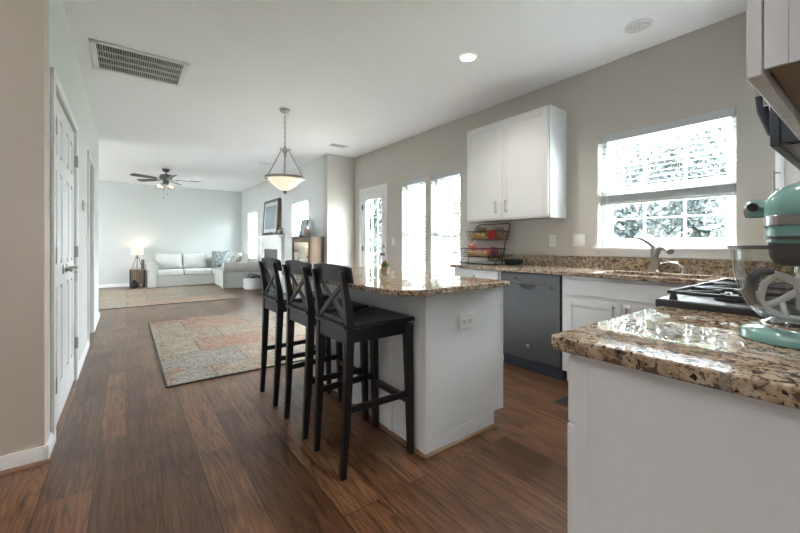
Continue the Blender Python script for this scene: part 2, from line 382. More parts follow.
    def pillow(s, w, h, t, n=14):          # in local x (width), z (height), y (thickness); use with s.T
        vs = []; fs = []
        for sd in (1, -1):
            for i in range(n + 1):
                for j in range(n + 1):
                    u = -1 + 2 * i / n; v = -1 + 2 * j / n
                    th = t / 2 * ((1 - u * u) * (1 - v * v)) ** 0.38
                    k = 1 - 0.07 * (1 - abs(u)) * (abs(v) ** 3); l = 1 - 0.07 * (1 - abs(v)) * (abs(u) ** 3)
                    vs.append((u * w / 2 * l, sd * th, v * h / 2 * k))
        q = (n + 1) ** 2
        for i in range(n):
            for j in range(n):
                a, b, c, d = i * (n + 1) + j, (i + 1) * (n + 1) + j, (i + 1) * (n + 1) + j + 1, i * (n + 1) + j + 1
                fs += [(a, d, c, b), (q + a, q + b, q + c, q + d)]
        return s.add(vs, fs)
    def build(s, name, m, parent=None, bevel=0.0, seg=2, smooth=35, label=None, weld=False, subsurf=0):
        me = bpy.data.meshes.new(name)
        off = Vector((0, 0, 0))
        vs = s.v
        if parent is not None:
            inv = WORLD(parent).inverted(); vs = [tuple(inv @ Vector(v)) for v in vs]
        me.from_pydata(vs, [], s.f); me.materials.append(m); me.validate()
        for p in me.polygons: p.use_smooth = True
        o = bpy.data.objects.new(name, me); COL.objects.link(o)
        if parent is not None: o.parent = parent
        if bevel:
            b = o.modifiers.new('bevel', 'BEVEL'); b.width = bevel; b.segments = seg; b.limit_method = 'ANGLE'; b.angle_limit = R(40)
        if weld:
            w = o.modifiers.new('weld', 'WELD'); w.merge_threshold = 1e-4
        if subsurf:
            u = o.modifiers.new('sub', 'SUBSURF'); u.levels = subsurf; u.render_levels = subsurf
        me.set_sharp_from_angle(angle=R(smooth))
        if label: o['label'] = label
        return o


def WORLD(o):
    m = Matrix.LocRotScale(o.location, o.rotation_euler, o.scale)
    return WORLD(o.parent) @ m if o.parent else m


def thing(name, label, cat, loc=(0, 0, 0), rz=0.0, group=None):
    o = bpy.data.objects.new(name, None); COL.objects.link(o); o.empty_display_size = 0.1
    o.location = loc; o.rotation_euler = (0, 0, rz); return tag(o, label, cat, group)


def tag(o, label, cat, group=None):
    o['label'] = label; o['category'] = cat
    if group: o['group'] = group
    return o


def struct(name, b, m, parent=None, **k):
    o = b.build(name, m, parent, **k)
    if parent is None: o['kind'] = 'structure'
    return o


def kids(o): return [c for c in bpy.data.objects if c.parent == o]


def copy_tree(o, parent=None):
    c = o.copy(); COL.objects.link(c)
    if parent is not None: c.parent = parent
    for k in kids(o): copy_tree(k, c)
    return c


def box(x0, x1, y0, y1, z0, z1): return MB().box(x0, x1, y0, y1, z0, z1)


def slab_holes(axis, a0, a1, u0, u1, z0, z1, holes):
    """wall slab between a0..a1 on its thin axis, u0..u1 long, with (u,u,z,z) openings"""
    b = MB(); us = sorted({u0, u1, *[h[0] for h in holes], *[h[1] for h in holes]}); zs = sorted({z0, z1, *[h[2] for h in holes], *[h[3] for h in holes]})
    for i in range(len(us) - 1):
        j = 0
        while j < len(zs) - 1:
            um = (us[i] + us[i + 1]) / 2
            solid = lambda k: not any(h[0] < um < h[1] and h[2] < (zs[k] + zs[k + 1]) / 2 < h[3] for h in holes)
            if not solid(j): j += 1; continue
            k = j
            while k + 1 < len(zs) - 1 and solid(k + 1): k += 1
            if axis == 'x': b.box(a0, a1, us[i], us[i + 1], zs[j], zs[k + 1])
            else: b.box(us[i], us[i + 1], a0, a1, zs[j], zs[k + 1])
            j = k + 1
    return b


# ================================================================== THE SETTING
XR, XL, YJ, YF, XH = 3.445, 2.885, 6.02, 12.095, -0.338
WSINK = (0.645, 1.590, 1.095, 2.105)
WN1 = (4.000, 4.550, 0.60, 2.095)
WN2 = (3.313, 3.873, 0.60, 2.095)
DPAT = (5.000, 5.760, 0.0, 2.06)
WL1 = (10.42, 11.35, 0.60, 2.09)
WL2 = (6.90, 7.78, 0.60, 2.07)
BY = -5.2; BX = -4.6           # far ends of the rooms behind and to the left

struct('floor', box(BX - .2, XR + .2, BY - .2, YF + .2, -0.12, 0.0), M['floor'])
struct('ceiling', box(BX - .2, XR + .2, BY - .2, YF + .2, H, H + 0.12), M['ceiling'])
struct('wall_right', slab_holes('x', XR, XR + .16, -0.3, YJ + .16, 0, H, [WSINK, WN1, WN2, DPAT]), M['wall'])
struct('wall_nook_end', box(XL, XR, YJ, YJ + .16, 0, H), M['wall'])
struct('wall_living_right', slab_holes('x', XL, XL + .16, YJ + .16, YF, 0, H, [WL1, WL2]), M['wall_cool_light'])
struct('wall_far', box(BX, XL + .16, YF, YF + .16, 0, H), M['wall_cool_light'])
HALLDOOR = (2.86, 4.02, 0, 2.05)
struct('wall_left', slab_holes('x', XH - .14, XH, 2.76, 7.30, 0, H, [HALLDOOR, (5.30, 6.08, 0, 2.09)]), M['wall_lit'])
struct('wall_closet_back', box(XH - .80, XH - .74, 2.76, 5.2, 0, H), M['wall'])
struct('wall_near_left', box(BX, XH, 2.62, 2.76, 0, H), M['wall_warm_shade'])
struct('wall_hall_end', box(BX, XH - .14, 7.16, 7.30, 0, H), M['wall_cool_light'])
struct('wall_range', box(0.90, XR + .16, -0.31, -0.165, 0, H), M['wall'])
BWIN = []
LWIN_FILL = [(-4.4, -3.8, 1.2, 2.0)]  # unseen window added behind the camera for fill light
LWIN_FILL2 = [(8.2, 9.6, 0.8, 2.2)]  # unseen window added to brighten the living room
struct('wall_back', slab_holes('y', BY - .16, BY, BX, XR + .16, 0, H, BWIN), M['wall'])
struct('wall_left_outer', slab_holes('x', BX - .16, BX, BY - .16, YF + .16, 0, H, LWIN_FILL + LWIN_FILL2), M['wall'])
struct('wall_right_rear', box(XR, XR + .16, BY - .16, -0.31, 0, H), M['wall'])


def baseboard(name, p, q, nrm, h=0.084, t=0.016):
    """board standing on the floor along p-q, thickness towards nrm"""
    b = MB(); p, q, n = Vector((*p, 0)), Vector((*q, 0)), Vector((*nrm, 0))
    prof = [(0, 0), (t, 0), (t, h * .72), (t * .55, h * .86), (t * .45, h), (0, h)]
    vs = []
    for o in (p, q):
        for a, z in prof: v = o + n * a; vs.append((v.x, v.y, z))
    k = len(prof)
    fs = [tuple(range(k)), tuple(range(2 * k - 1, k - 1, -1))] + [(i, i + k, (i + 1) % k + k, (i + 1) % k) for i in range(k)]
    b.add(vs, fs); return struct(name, b, M['trim'])


baseboard('baseboard_near_left', (BX, 2.62), (XH + .016, 2.62), (0, -1))
baseboard('baseboard_left', (XH, 2.604), (XH, 2.80), (1, 0))
baseboard('baseboard_left.001', (XH, 4.085), (XH, 5.23), (1, 0))
baseboard('baseboard_left.002', (XH, 6.15), (XH, 7.30), (1, 0))
baseboard('baseboard_far', (BX, YF), (XL, YF), (0, -1))
baseboard('baseboard_living_right', (XL, YJ + .16), (XL, 7.70), (-1, 0))
baseboard('baseboard_living_right.001', (XL, 9.40), (XL, YF), (-1, 0))
baseboard('baseboard_nook', (XL, YJ), (XR, YJ), (0, -1))
baseboard('baseboard_nook.001', (XR, 5.84), (XR, YJ), (-1, 0))
baseboard('baseboard_nook.002', (XR, 2.86), (XR, 4.92), (-1, 0))
struct('trim_1', MB().prism([(2.588, 0), (2.604, 0), (2.604, .018), (2.597, .016), (2.590, .009)], 'x', BX, XH + .03), M['shoe'])

# casing of the double closet door and of the hall opening
cz = 2.115
struct('trim_2', MB().box(XH, XH + .018, 2.795, 2.86, 0, cz).box(XH, XH + .018, 4.02, 4.085, 0, cz).box(XH, XH + .018, 2.86, 4.02, 2.05, cz), M['trim'], bevel=.004)
struct('trim_3', MB().box(XH - .142, XH + .004, 5.30, 5.315, 0, 2.09).box(XH - .14, XH + .004, 6.065, 6.08, 0, 2.09).box(XH - .142, XH + .004, 5.315, 6.065, 2.075, 2.09)
       .box(XH, XH + .016, 5.24, 5.30, 0, 2.15).box(XH, XH + .016, 6.08, 6.14, 0, 2.15).box(XH, XH + .016, 5.30, 6.08, 2.09, 2.15), M['trim'], bevel=.003)
# casing of the patio door
struct('trim_4', MB().box(XR - .018, XR, 4.935, 5.0, 0, 2.125).box(XR - .018, XR, 5.76, 5.825, 0, 2.125).box(XR - .018, XR, 5.0, 5.76, 2.06, 2.125), M['trim'], bevel=.004)


def panel_leaf(num, y0, y1, hinge_y, lever_y, ldir):
    """six-panel leaf in the plane of the left wall"""
    x1 = XH - .004; x0 = x1 - .035; w = y1 - y0; b = MB(); st = 0.105
    b.box(x0, x1 - .010, y0, y1, .008, 2.042)
    cx = (y0 + y1) / 2
    for a, c in ((y0, y0 + st), (y1 - st, y1), (cx - .05, cx + .05)): b.box(x1 - .010, x1, a, c, .008, 2.042)
    for a, c in ((.008, .23), (.86, 1.0), (1.58, 1.68), (1.93, 2.042)):
        b.box(x1 - .010, x1, y0 + st, cx - .05, a, c); b.box(x1 - .010, x1, cx + .05, y1 - st, a, c)
    for ya, yb in ((y0 + st, cx - .05), (cx + .05, y1 - st)):
        for za, zb in ((.23, .86), (1.0, 1.58), (1.68, 1.93)): b.box(x1 - .010, x1 - .003, ya + .022, yb - .022, za + .022, zb - .022)
    d = struct('door_%d' % num, b, M['door'], bevel=.003)
    for z in (1.76, 1.02, .27): box(XH, XH + .022, hinge_y - .018, hinge_y + .018, z, z + .09).build('hinge', M['nickel'], d, bevel=.002)
    h = MB().lathe((x1, lever_y, .955), [(.0, 0), (.031, .0), (.031, .006), (.014, .012), (.012, .045), (0, .046)], 20, 'x')
    h.tube([(x1 + .05, lever_y - .006 * ldir, .955), (x1 + .056, lever_y + .03 * ldir, .957), (x1 + .052, lever_y + .115 * ldir, .95)], [.011, .010, .007], 10)
    h.build('lever_handle', M['nickel'], d)
    return d


panel_leaf(1, 2.862, 3.438, 2.862, 3.36, -1)
panel_leaf(2, 3.442, 4.018, 4.018, 3.52, 1)
keys = thing('key_bunch', 'small bunch of metal keys hanging from the closet door levers', 'keys', (XH + .05, 3.48, .93))
MB().tube([(XH + .05 + .016 * math.sin(t * PI / 6), 3.48 + .016 * math.cos(t * PI / 6), .928 + 0 * t) for t in range(12)], .0018, 6, True).build('ring', M['nickel'], keys)
MB().tube([(XH + .052, 3.47, .947), (XH + .056, 3.475, .925)], .002, 6).build('loop', M['nickel'], keys)
for k, a in enumerate((-.012, .006, .02)):
    MB().box(XH + .048 + k * .004, XH + .050 + k * .004, 3.475 + a, 3.482 + a, .862, .92).box(XH + .048 + k * .004, XH + .050 + k * .004, 3.469 + a, 3.488 + a, .900, .926).build('key', M['nickel'], keys)


def pane_window(num, X, rect, cols=2, rows=2, depth=.10, sill=True, sash_z=None):
    """single-hung vinyl window in a wall whose room face is at X"""
    y0, y1, z0, z1 = rect; zm = sash_z or (z0 + z1) / 2; x = X + depth
    f = MB().box(x - .012, x + .05, y0, y0 + .045, z0, z1).box(x - .012, x + .05, y1 - .045, y1, z0, z1).box(x - .012, x + .05, y0 + .045, y1 - .045, z0, z0 + .05).box(x - .012, x + .05, y0 + .045, y1 - .045, z1 - .045, z1)
    f.box(x - .006, x + .04, y0 + .045, y1 - .045, zm - .025, zm + .025)
    w = struct('window_%d' % num, f, M['vinyl'], bevel=.003)
    for nm, za, zb, xx in (('lower_sash', z0 + .05, zm - .025, x + .008), ('upper_sash', zm + .025, z1 - .045, x + .026)):
        s_ = MB(); ya, yb = y0 + .045, y1 - .045; t = .034
        s_.box(xx, xx + .018, ya, ya + t, za, zb).box(xx, xx + .018, yb - t, yb, za, zb).box(xx, xx + .018, ya + t, yb - t, za, za + t).box(xx, xx + .018, ya + t, yb - t, zb - t, zb)
        for c in range(1, cols): m_ = ya + (yb - ya) * c / cols; s_.box(xx + .004, xx + .014, m_ - .009, m_ + .009, za + t, zb - t)
        for r in range(1, rows): m_ = za + (zb - za) * r / rows; s_.box(xx + .005, xx + .013, ya + t, yb - t, m_ - .009, m_ + .009)
        sa = s_.build(nm, M['vinyl'], w)
        box(xx + .008, xx + .010, ya + .01, yb - .01, za + .01, zb - .01).build('pane', M['glass'], sa)
    if sill:
        MB().box(X - .045, X - .0005, y0 - .03, y1 + .03, z0 - .022, z0 + .002).box(X, X + depth - .013, y0 + .001, y1 - .001, z0 + .0005, z0 + .004).box(X - .016, X - .0005, y0 - .015, y1 + .015, z0 - .075, z0 - .022).build('sill', M['trim'], w, bevel=.004)
    return w


pane_window(1, XR, WSINK, 3, 2, sash_z=1.58)
pane_window(2, XR, WN2, 2, 2, sash_z=1.33, sill=False)
pane_window(3, XR, WN1, 2, 2, sash_z=1.33, sill=False)
pane_window(4, XL, WL2, 2, 2)
pane_window(5, XL, WL1, 2, 2)
for i, (u0, u1, z0, z1) in enumerate(LWIN_FILL + LWIN_FILL2):
    w = struct('window_%d' % (6 + i), MB().box(BX - .12, BX - .06, u0, u0 + .05, z0, z1).box(BX - .12, BX - .06, u1 - .05, u1, z0, z1).box(BX - .12, BX - .06, u0, u1, z0, z0 + .05).box(BX - .12, BX - .06, u0, u1, z1 - .05, z1).box(BX - .11, BX - .07, (u0 + u1) / 2 - .02, (u0 + u1) / 2 + .02, z0, z1), M['vinyl'])  # added windows out of view, letting in daylight fill
    box(BX - .092, BX - .088, u0 + .04, u1 - .04, z0 + .04, z1 - .04).build('pane', M['glass'], w)
for i, (u0, u1, z0, z1) in enumerate(BWIN):
    w = struct('window_%d' % (14 + i), MB().box(u0, u0 + .05, BY - .12, BY - .06, z0, z1).box(u1 - .05, u1, BY - .12, BY - .06, z0, z1).box(u0, u1, BY - .12, BY - .06, z0, z0 + .05).box(u0, u1, BY - .12, BY - .06, z1 - .05, z1).box((u0 + u1) / 2 - .02, (u0 + u1) / 2 + .02, BY - .11, BY - .07, z0, z1), M['vinyl'])
    box(u0 + .04, u1 - .04, BY - .092, BY - .088, z0 + .04, z1 - .04).build('pane', M['glass'], w)

# sampling portals
def pr_x(X, r, side):   # side -1: light travels to -x
    portal((X, (r[0] + r[1]) / 2, (r[2] + r[3]) / 2), (R(90), 0, R(90) if side < 0 else R(-90)), r[1] - r[0], r[3] - r[2])
for r in (WSINK, WN1, WN2, DPAT): pr_x(XR + .17, r, -1)
for r in (WL1, WL2): pr_x(XL + .17, r, -1)
for r in LWIN_FILL + LWIN_FILL2: pr_x(BX - .17, r, 1)
for r in BWIN: portal(((r[0] + r[1]) / 2, BY - .17, (r[2] + r[3]) / 2), (R(90), 0, R(180)), r[1] - r[0], r[3] - r[2])


# patio door
def patio_door():
    y0, y1, z0, z1 = DPAT; xf = XR + .012; xb = xf + .045
    fr = MB().box(XR, XR + .12, y0, y0 + .022, 0, z1).box(XR, XR + .12, y1 - .022, y1, 0, z1).box(XR, XR + .12, y0, y1, z1 - .022, z1).box(XR, XR + .14, y0, y1, 0, .02)
    struct('trim_5', fr, M['trim'])
    a, c = y0 + .026, y1 - .026; ga, gc, gz0, gz1 = 5.115, 5.630, .26, 1.915
    b = MB().box(xf, xb, a, ga, .024, 2.034).box(xf, xb, gc, c, .024, 2.034).box(xf, xb, ga, gc, .024, gz0).box(xf, xb, ga, gc, gz1, 2.034)
    d = struct('door_3', b, M['door'], bevel=.003)
    m_ = MB(); t = .018
    m_.box(xf - .008, xf, ga - t, ga + .012, gz0 - t, gz1 + t).box(xf - .008, xf, gc - .012, gc + t, gz0 - t, gz1 + t).box(xf - .008, xf, ga, gc, gz0 - t, gz0 + .012).box(xf - .008, xf, ga, gc, gz1 - .012, gz1 + t)
    m_.build('glazing_bead', M['door'], d, bevel=.003)
    g = MB()
    for k in (1, 2): yy = ga + (gc - ga) * k / 3; g.box(xf + .012, xf + .03, yy - .009, yy + .009, gz0, gz1)
    for k in range(1, 5): zz = gz1 - .322 * k; g.box(xf + .012, xf + .03, ga, gc, zz - .009, zz + .009)
    g.build('muntin_grid', M['vinyl'], d)
    box(xf + .020, xf + .023, ga, gc, gz0, gz1).build('pane', M['glass'], d)
    MB().lathe((xf, 5.062, .955), [(0, 0), (-0.0, 0), (.03, 0), (.028, -.008), (.011, -.014), (.011, -.04), (.026, -.048), (.027, -.062), (.018, -.07), (0, -.072)], 18, 'x').build('knob', M['bronze'], d)
    MB().lathe((xf, 5.062, 1.09), [(0, 0), (.028, 0), (.026, -.012), (.012, -.016), (.012, -.028), (0, -.028)], 18, 'x').build('deadbolt', M['bronze'], d)
    for z in (1.74, 1.0, .25): box(XR - .006, XR + .014, c - .006, c + .02, z, z + .09).build('hinge', M['bronze'], d)
patio_door()


# blinds
def blind(label, X, rect, zbot, pitch, tilt, stack=0.0, wand=True, group=None):
    y0, y1, z0, z1 = rect; y0 += .006; y1 -= .006; x = X + .045
    t = thing('window_blind', label, 'blind', (x, (y0 + y1) / 2, z1), group=group)
    MB().box(x - .028, x + .028, y0, y1, z1 - .045, z1 - .001).build('head_rail', M['slat'], t, bevel=.003)
    MB().box(x - .040, x - .030, y0, y1, z1 - .068, z1 - .001).build('valance', M['slat'], t, bevel=.003)
    b = MB(); z = z1 - .075; c, s_ = math.cos(R(tilt)), math.sin(R(tilt)); hw = .025
    while z > zbot + stack + .03:
        p = [(x - hw * c, z - hw * s_), (x, z + .003), (x + hw * c, z + hw * s_), (x + hw * c, z + hw * s_ + .0028), (x, z + .0058), (x - hw * c, z - hw * s_ + .0028)]
        b.prism(p, 'y', y0 + .004, y1 - .004); z -= pitch
    k = 0
    while stack and zbot + .026 + k * .0055 < zbot + stack: zz = zbot + .026 + k * .0055; b.box(x - hw, x + hw, y0 + .004, y1 - .004, zz, zz + .003); k += 1
    b.build('slats', M['slat'], t, smooth=20)
    MB().box(x - .026, x + .026, y0 + .002, y1 - .002, zbot, zbot + .022).build('bottom_rail', M['slat'], t, bevel=.004)
    n = 4 if y1 - y0 > .8 else 2
    for i in range(n):
        yy = y0 + (y1 - y0) * (i + .5) / n if n == 2 else y0 + .10 + (y1 - y0 - .2) * i / (n - 1)
        for xx in (x - .026, x + .026): b2 = MB().tube([(xx, yy, z1 - .05), (xx, yy, zbot + .01)], .0012, 5); b2.build('ladder_cord', M['cordm'], t)
    if wand:
        yy = y1 - .07
        MB().tube([(x - .05, yy, z1 - .05), (x - .052, yy, z1 - .85)], .004, 8).build('tilt_wand', M['cordm'], t)
    return t


blind('white slatted blind half raised over the kitchen sink window', XR, WSINK, 1.475, .043, 4, stack=.085)
blind('white slatted blind in the tall window nearer the wall cabinet', XR, WN2, .66, .043, 27, wand=False)
blind('white slatted blind in the tall window nearer the patio door', XR, WN1, .66, .043, 27, wand=False)
blind('white slatted blind in the window above the walnut cabinet', XL, WL2, .66, .043, 14, wand=False)
blind('white slatted blind in the window between sofa and fireplace', XL, WL1, .66, .043, 14, wand=False)

# ================================================================== OUTSIDE
struct('ground', box(XL + .17, 60, -40, 60, -0.75, -0.70), M['grass'])
struct('ground.001', box(-60, BX - .22, -40, 60, -0.75, -0.70), M['bounce_ground'])
struct('ground.002', box(BX - .22, XL + .17, -40, BY - .22, -0.75, -0.70), M['bounce_ground'])
deck = thing('patio_deck', 'grey board deck outside the glazed patio door', 'deck', (5.0, 5.0, -.7))
b = MB()
for k in range(18): b.box(3.62 + k * .145, 3.62 + k * .145 + .139, 2.9, 5.95, -.06, -.03)
b.build('deck_boards', M['deck'], deck)
for x_ in (3.8, 6.05):
    for y_ in (3.0, 5.8): box(x_ - .05, x_ + .05, y_ - .05, y_ + .05, -.70, -.06).build('post', M['deck'], deck)
rail = thing('deck_railing', 'white railing along the far edge of the deck', 'railing', (6.15, 4.4, -.03))
b = MB()
for k in range(24): b.box(6.12, 6.15, 3.02 + k * .12, 3.05 + k * .12, .05, .88)
b.build('balusters', M['vinyl'], rail)
box(6.09, 6.19, 2.95, 5.9, .88, .92).build('top_rail', M['vinyl'], rail); box(6.11, 6.16, 2.95, 5.9, .02, .06).build('bottom_rail', M['vinyl'], rail)
for y_ in (2.95, 4.4, 5.85): box(6.09, 6.19, y_ - .05, y_ + .05, -.03, .98).build('post', M['vinyl'], rail)


def tree(x, y, h, r, label, m, n=5200):
    t = thing('leafy_tree', label, 'tree', (x, y, -.7))
    MB().tube([(x, y, -.7), (x + .1, y, -.7 + h * .3), (x - .05, y + .05, -.7 + h * .55)], [r * .09, r * .07, r * .035], 8).build('trunk', M['bark'], t)
    b = MB()
    cl = [(random.uniform(-.5, .5) * r, random.uniform(-.5, .5) * r, random.uniform(.22, .85) * h, random.uniform(.35, .6) * r) for _ in range(12)]
    for i in range(n):
        c = random.choice(cl); a, e = random.uniform(0, 2 * PI), math.asin(random.uniform(-1, 1)); q = c[3] * random.uniform(.6, 1.0)
        p = Vector((x + c[0] + q * math.cos(a) * math.cos(e), y + c[1] + q * math.sin(a) * math.cos(e), -.7 + c[2] + q * math.sin(e)))
        u = Vector((random.uniform(-1, 1), random.uniform(-1, 1), random.uniform(-1, 1))).normalized(); v = u.orthogonal().normalized(); s_ = random.uniform(.06, .12) * max(1, r / 2)
        b.add([p - u * s_, p + v * s_ * .6, p + u * s_, p - v * s_ * .6], [(0, 1, 2, 3)])
    b.build('crown', m, t)


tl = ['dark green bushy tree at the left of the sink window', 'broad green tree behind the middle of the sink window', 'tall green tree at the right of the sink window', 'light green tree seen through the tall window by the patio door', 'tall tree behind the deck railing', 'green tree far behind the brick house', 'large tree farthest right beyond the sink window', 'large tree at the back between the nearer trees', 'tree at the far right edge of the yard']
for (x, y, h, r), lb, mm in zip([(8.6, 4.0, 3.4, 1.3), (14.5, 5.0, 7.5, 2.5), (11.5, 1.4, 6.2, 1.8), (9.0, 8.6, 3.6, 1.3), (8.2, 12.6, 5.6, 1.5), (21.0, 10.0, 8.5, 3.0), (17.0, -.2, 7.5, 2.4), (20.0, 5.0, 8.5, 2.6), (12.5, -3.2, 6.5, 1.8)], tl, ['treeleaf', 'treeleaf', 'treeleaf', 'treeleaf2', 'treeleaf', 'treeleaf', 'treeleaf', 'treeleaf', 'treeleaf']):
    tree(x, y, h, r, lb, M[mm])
house = thing('neighbour_house', 'pinkish brick house beyond the deck railing', 'house', (14, 17, -.7))
box(12.5, 18.5, 14.6, 19.5, -.7, 2.6).build('wall', M['brick'], house)
MB().prism([(14.2, 2.6), (19.9, 2.6), (17.05, 4.6)], 'x', 12.2, 18.8).build('roof', M['roofing'], house)
for y_ in (15.0, 17.2): 
    f = box(12.44, 12.5, y_, y_ + .9, .6, 1.9).build('window', M['vinyl'], house); box(12.42, 12.44, y_ + .08, y_ + .82, .68, 1.82).build('pane', M['slate'], f)

# ================================================================== KITCHEN CABINETS AND WORKTOPS
def shaker(name, parent, axis, face, out, u0, u1, z0, z1, m=None, st=.055, th=.020):
    """door or drawer front: frame with a recessed flat panel; face = coordinate of its outer surface, out = +-1"""
    m = m or M['cab']; b = MB()
    def bb(u_a, u_b, za, zb, d0, d1):
        a0, a1 = face - out * d0, face - out * d1
        if axis == 'x': b.box(a0, a1, u_a, u_b, za, zb)
        else: b.box(u_a, u_b, a0, a1, za, zb)
    if z1 - z0 < .22: bb(u0, u1, z0, z1, 0, th)
    else:
        bb(u0, u0 + st, z0, z1, 0, th); bb(u1 - st, u1, z0, z1, 0, th); bb(u0 + st, u1 - st, z0, z0 + st, 0, th); bb(u0 + st, u1 - st, z1 - st, z1, 0, th)
        bb(u0 + st, u1 - st, z0 + st, z1 - st, .008, th)
        bb(u0 + st, u0 + st + .010, z0 + st, z1 - st, .004, .010); bb(u1 - st - .010, u1 - st, z0 + st, z1 - st, .004, .010)
        bb(u0 + st, u1 - st, z0 + st, z0 + st + .010, .004, .010); bb(u0 + st, u1 - st, z1 - st - .010, z1 - st, .004, .010)
    return b.build(name, m, parent, bevel=.0025)


def pull(parent, axis, face, out, u, z0, z1, so=.028):
    b = MB()
    P = lambda a, z: (face + out * a, u, z) if axis == 'x' else (u, face + out * a, z)
    b.tube([P(so, z0), P(so, z1)], .0055, 10)
    for z in (z0 + .016, z1 - .016): b.tube([P(0, z), P(so, z)], .0045, 8)
    return b.build('handle', M['nickel'], parent)


# wall cabinet between the tall windows and the sink window
c = thing('wall_cabinet', 'tall white two door wall cabinet between the tall windows and the sink window', 'cabinet', (3.29, 2.395, 1.376))
MB().box(3.148, XR - .002, 1.884, 2.905, 1.390, 2.423).box(3.148, 3.170, 1.884, 2.905, 1.376, 1.41).box(3.148, XR - .002, 1.884, 1.90, 1.376, 1.39).box(3.148, XR - .002, 2.889, 2.905, 1.376, 1.39).build('body', M['cab'], c, bevel=.002)
box(3.172, XR - .01, 1.902, 2.887, 1.384, 1.392).build('underside', M['cabwood'], c)
for (a, e, hu) in ((2.412, 2.895, 2.490), (1.895, 2.406, 2.330 + .0)):
    d = shaker('door', c, 'x', 3.127, -1, a, e, 1.392, 2.405)
    pull(d, 'x', 3.127, -1, (2.478 if a > 2.4 else 2.352), 1.452, 1.578)

# back run under the sink window
XB = 2.846
c = thing('base_cabinet', 'white base cabinet at the left end of the sink run beside the dishwasher', 'cabinet', (3.1, 2.52, 0))
MB().box(XB, XR - .003, 2.208, 2.82, .10, .875).box(XB + .07, XR - .003, 2.208, 2.82, 0, .10).build('body', M['cab'], c, bevel=.002)
d = shaker('drawer', c, 'x', XB - .02, -1, 2.225, 2.80, .735, .865); pull(d, 'x', XB - .02, -1, 2.51, .78, .82)
d = shaker('door', c, 'x', XB - .02, -1, 2.225, 2.80, .125, .715); pull(d, 'x', XB - .02, -1, 2.27, .56, .69)

c = thing('sink_cabinet', 'white sink base cabinet with false drawer front, beside the dishwasher', 'cabinet', (3.1, 1.1, 0))
MB().box(XB, XB + .018, .46, 1.596, .10, .875).box(XB + .018, XR - .003, .46, .478, .10, .875).box(XB + .018, XR - .003, 1.578, 1.596, .10, .875).box(XR - .015, XR - .003, .478, 1.578, .10, .60).box(XB + .018, XR - .003, .478, 1.578, .10, .118).box(XB + .07, XR - .003, .46, 1.596, 0, .10).build('body', M['cab'], c, bevel=.002)
shaker('drawer_front', c, 'x', XB - .02, -1, .70, 1.572, .728, .848)
for a, e, hu in ((1.150, 1.105 + .46, 1.19), (.70, 1.138, 1.10)):
    d = shaker('door', c, 'x', XB - .02, -1, a, e, .115, .700); pull(d, 'x', XB - .02, -1, hu, .55, .68)

dw = thing('dishwasher', 'dark stainless dishwasher with bar handle left of the sink cabinet', 'dishwasher', (3.1, 1.902, 0))
box(XB + .012, XR - .05, 1.604, 2.200, .10, .874).build('tub', M['dark'], dw)
box(XB - .012, XB + .012, 1.607, 2.197, .115, .868).build('door', M['steel'], dw, bevel=.004)
MB().box(XB + .035, XB + .05, 1.604, 2.200, .0, .10).box(XB + .002, XB + .05, 1.60, 2.20, .085, .105).build('kick_plate', M['steeldark'], dw, bevel=.003)
MB().prism([(1.825, .770), (2.000, .770), (1.985, .745), (1.950, .728), (1.875, .728), (1.840, .745)], 'x', XB - .0135, XB - .0115).build('handle_recess', M['dark'], dw)
MB().tube([(XB - .026, 1.722, .789), (XB - .033, 1.80, .785), (XB - .035, 1.90, .784), (XB - .033, 2.0, .785), (XB - .026, 2.075, .789)], .006, 10).tube([(XB - .012, 1.726, .789), (XB - .027, 1.726, .789)], .006, 8).tube([(XB - .012, 2.071, .789), (XB - .027, 2.071, .789)], .006, 8).build('handle', M['chrome'], dw)
box(XB - .0130, XB - .0115, 2.015, 2.045, .805, .83).build('display', M['dark'], dw)
MB().lathe((XB - .012, 1.905, .232), [(0, -.002), (.019, -.002), (.019, 0)], 20, 'x').build('badge', M['chrome'], dw, label='round silver badge')
for k in range(3): box(XB - .0130, XB - .0118, 1.665 + k * .012, 1.672 + k * .012, .748, .770).build('marking', M['dark'], dw)

TOP = .908
wt = MB()
x0, x1 = 2.800, XR - .022; sx0, sx1, sy0, sy1 = 2.905, 3.225, .70, 1.36
wt.box(x0, x1, sy1, 2.845, TOP - .032, TOP).box(x0, x1, -.163, sy0, TOP - .032, TOP).box(x0, sx0, sy0, sy1, TOP - .032, TOP).box(sx1, x1, sy0, sy1, TOP - .032, TOP).box(2.248, x0, -.163, .479, TOP - .032, TOP)
w = wt.build('stone_worktop', M['granite'], None, bevel=.004); tag(w, 'long granite worktop on the sink run under the window', 'worktop')
w = box(XR - .022, XR - .001, -.16, 2.845, .876, 1.012).build('stone_backsplash', M['granite'], None, bevel=.003); tag(w, 'granite upstand along the wall behind the sink', 'backsplash')

sk = thing('kitchen_sink', 'stainless undermount sink set in the granite below the window', 'sink', (3.06, 1.03, .68))
b = MB(); b.box(sx0 - .012, sx0, sy0 - .012, sy1 + .012, .68, TOP - .033).box(sx1, sx1 + .012, sy0 - .012, sy1 + .012, .68, TOP - .033).box(sx0, sx1, sy0 - .012, sy0, .68, TOP - .033).box(sx0, sx1, sy1, sy1 + .012, .68, TOP - .033).box(sx0 - .012, sx1 + .012, sy0 - .012, sy1 + .012, .67, .68)
b.build('basin', M['steel'], sk); MB().lathe((3.065, 1.03, .68), [(0, .002), (.04, .002), (.045, 0)], 20).build('drain', M['chrome'], sk)

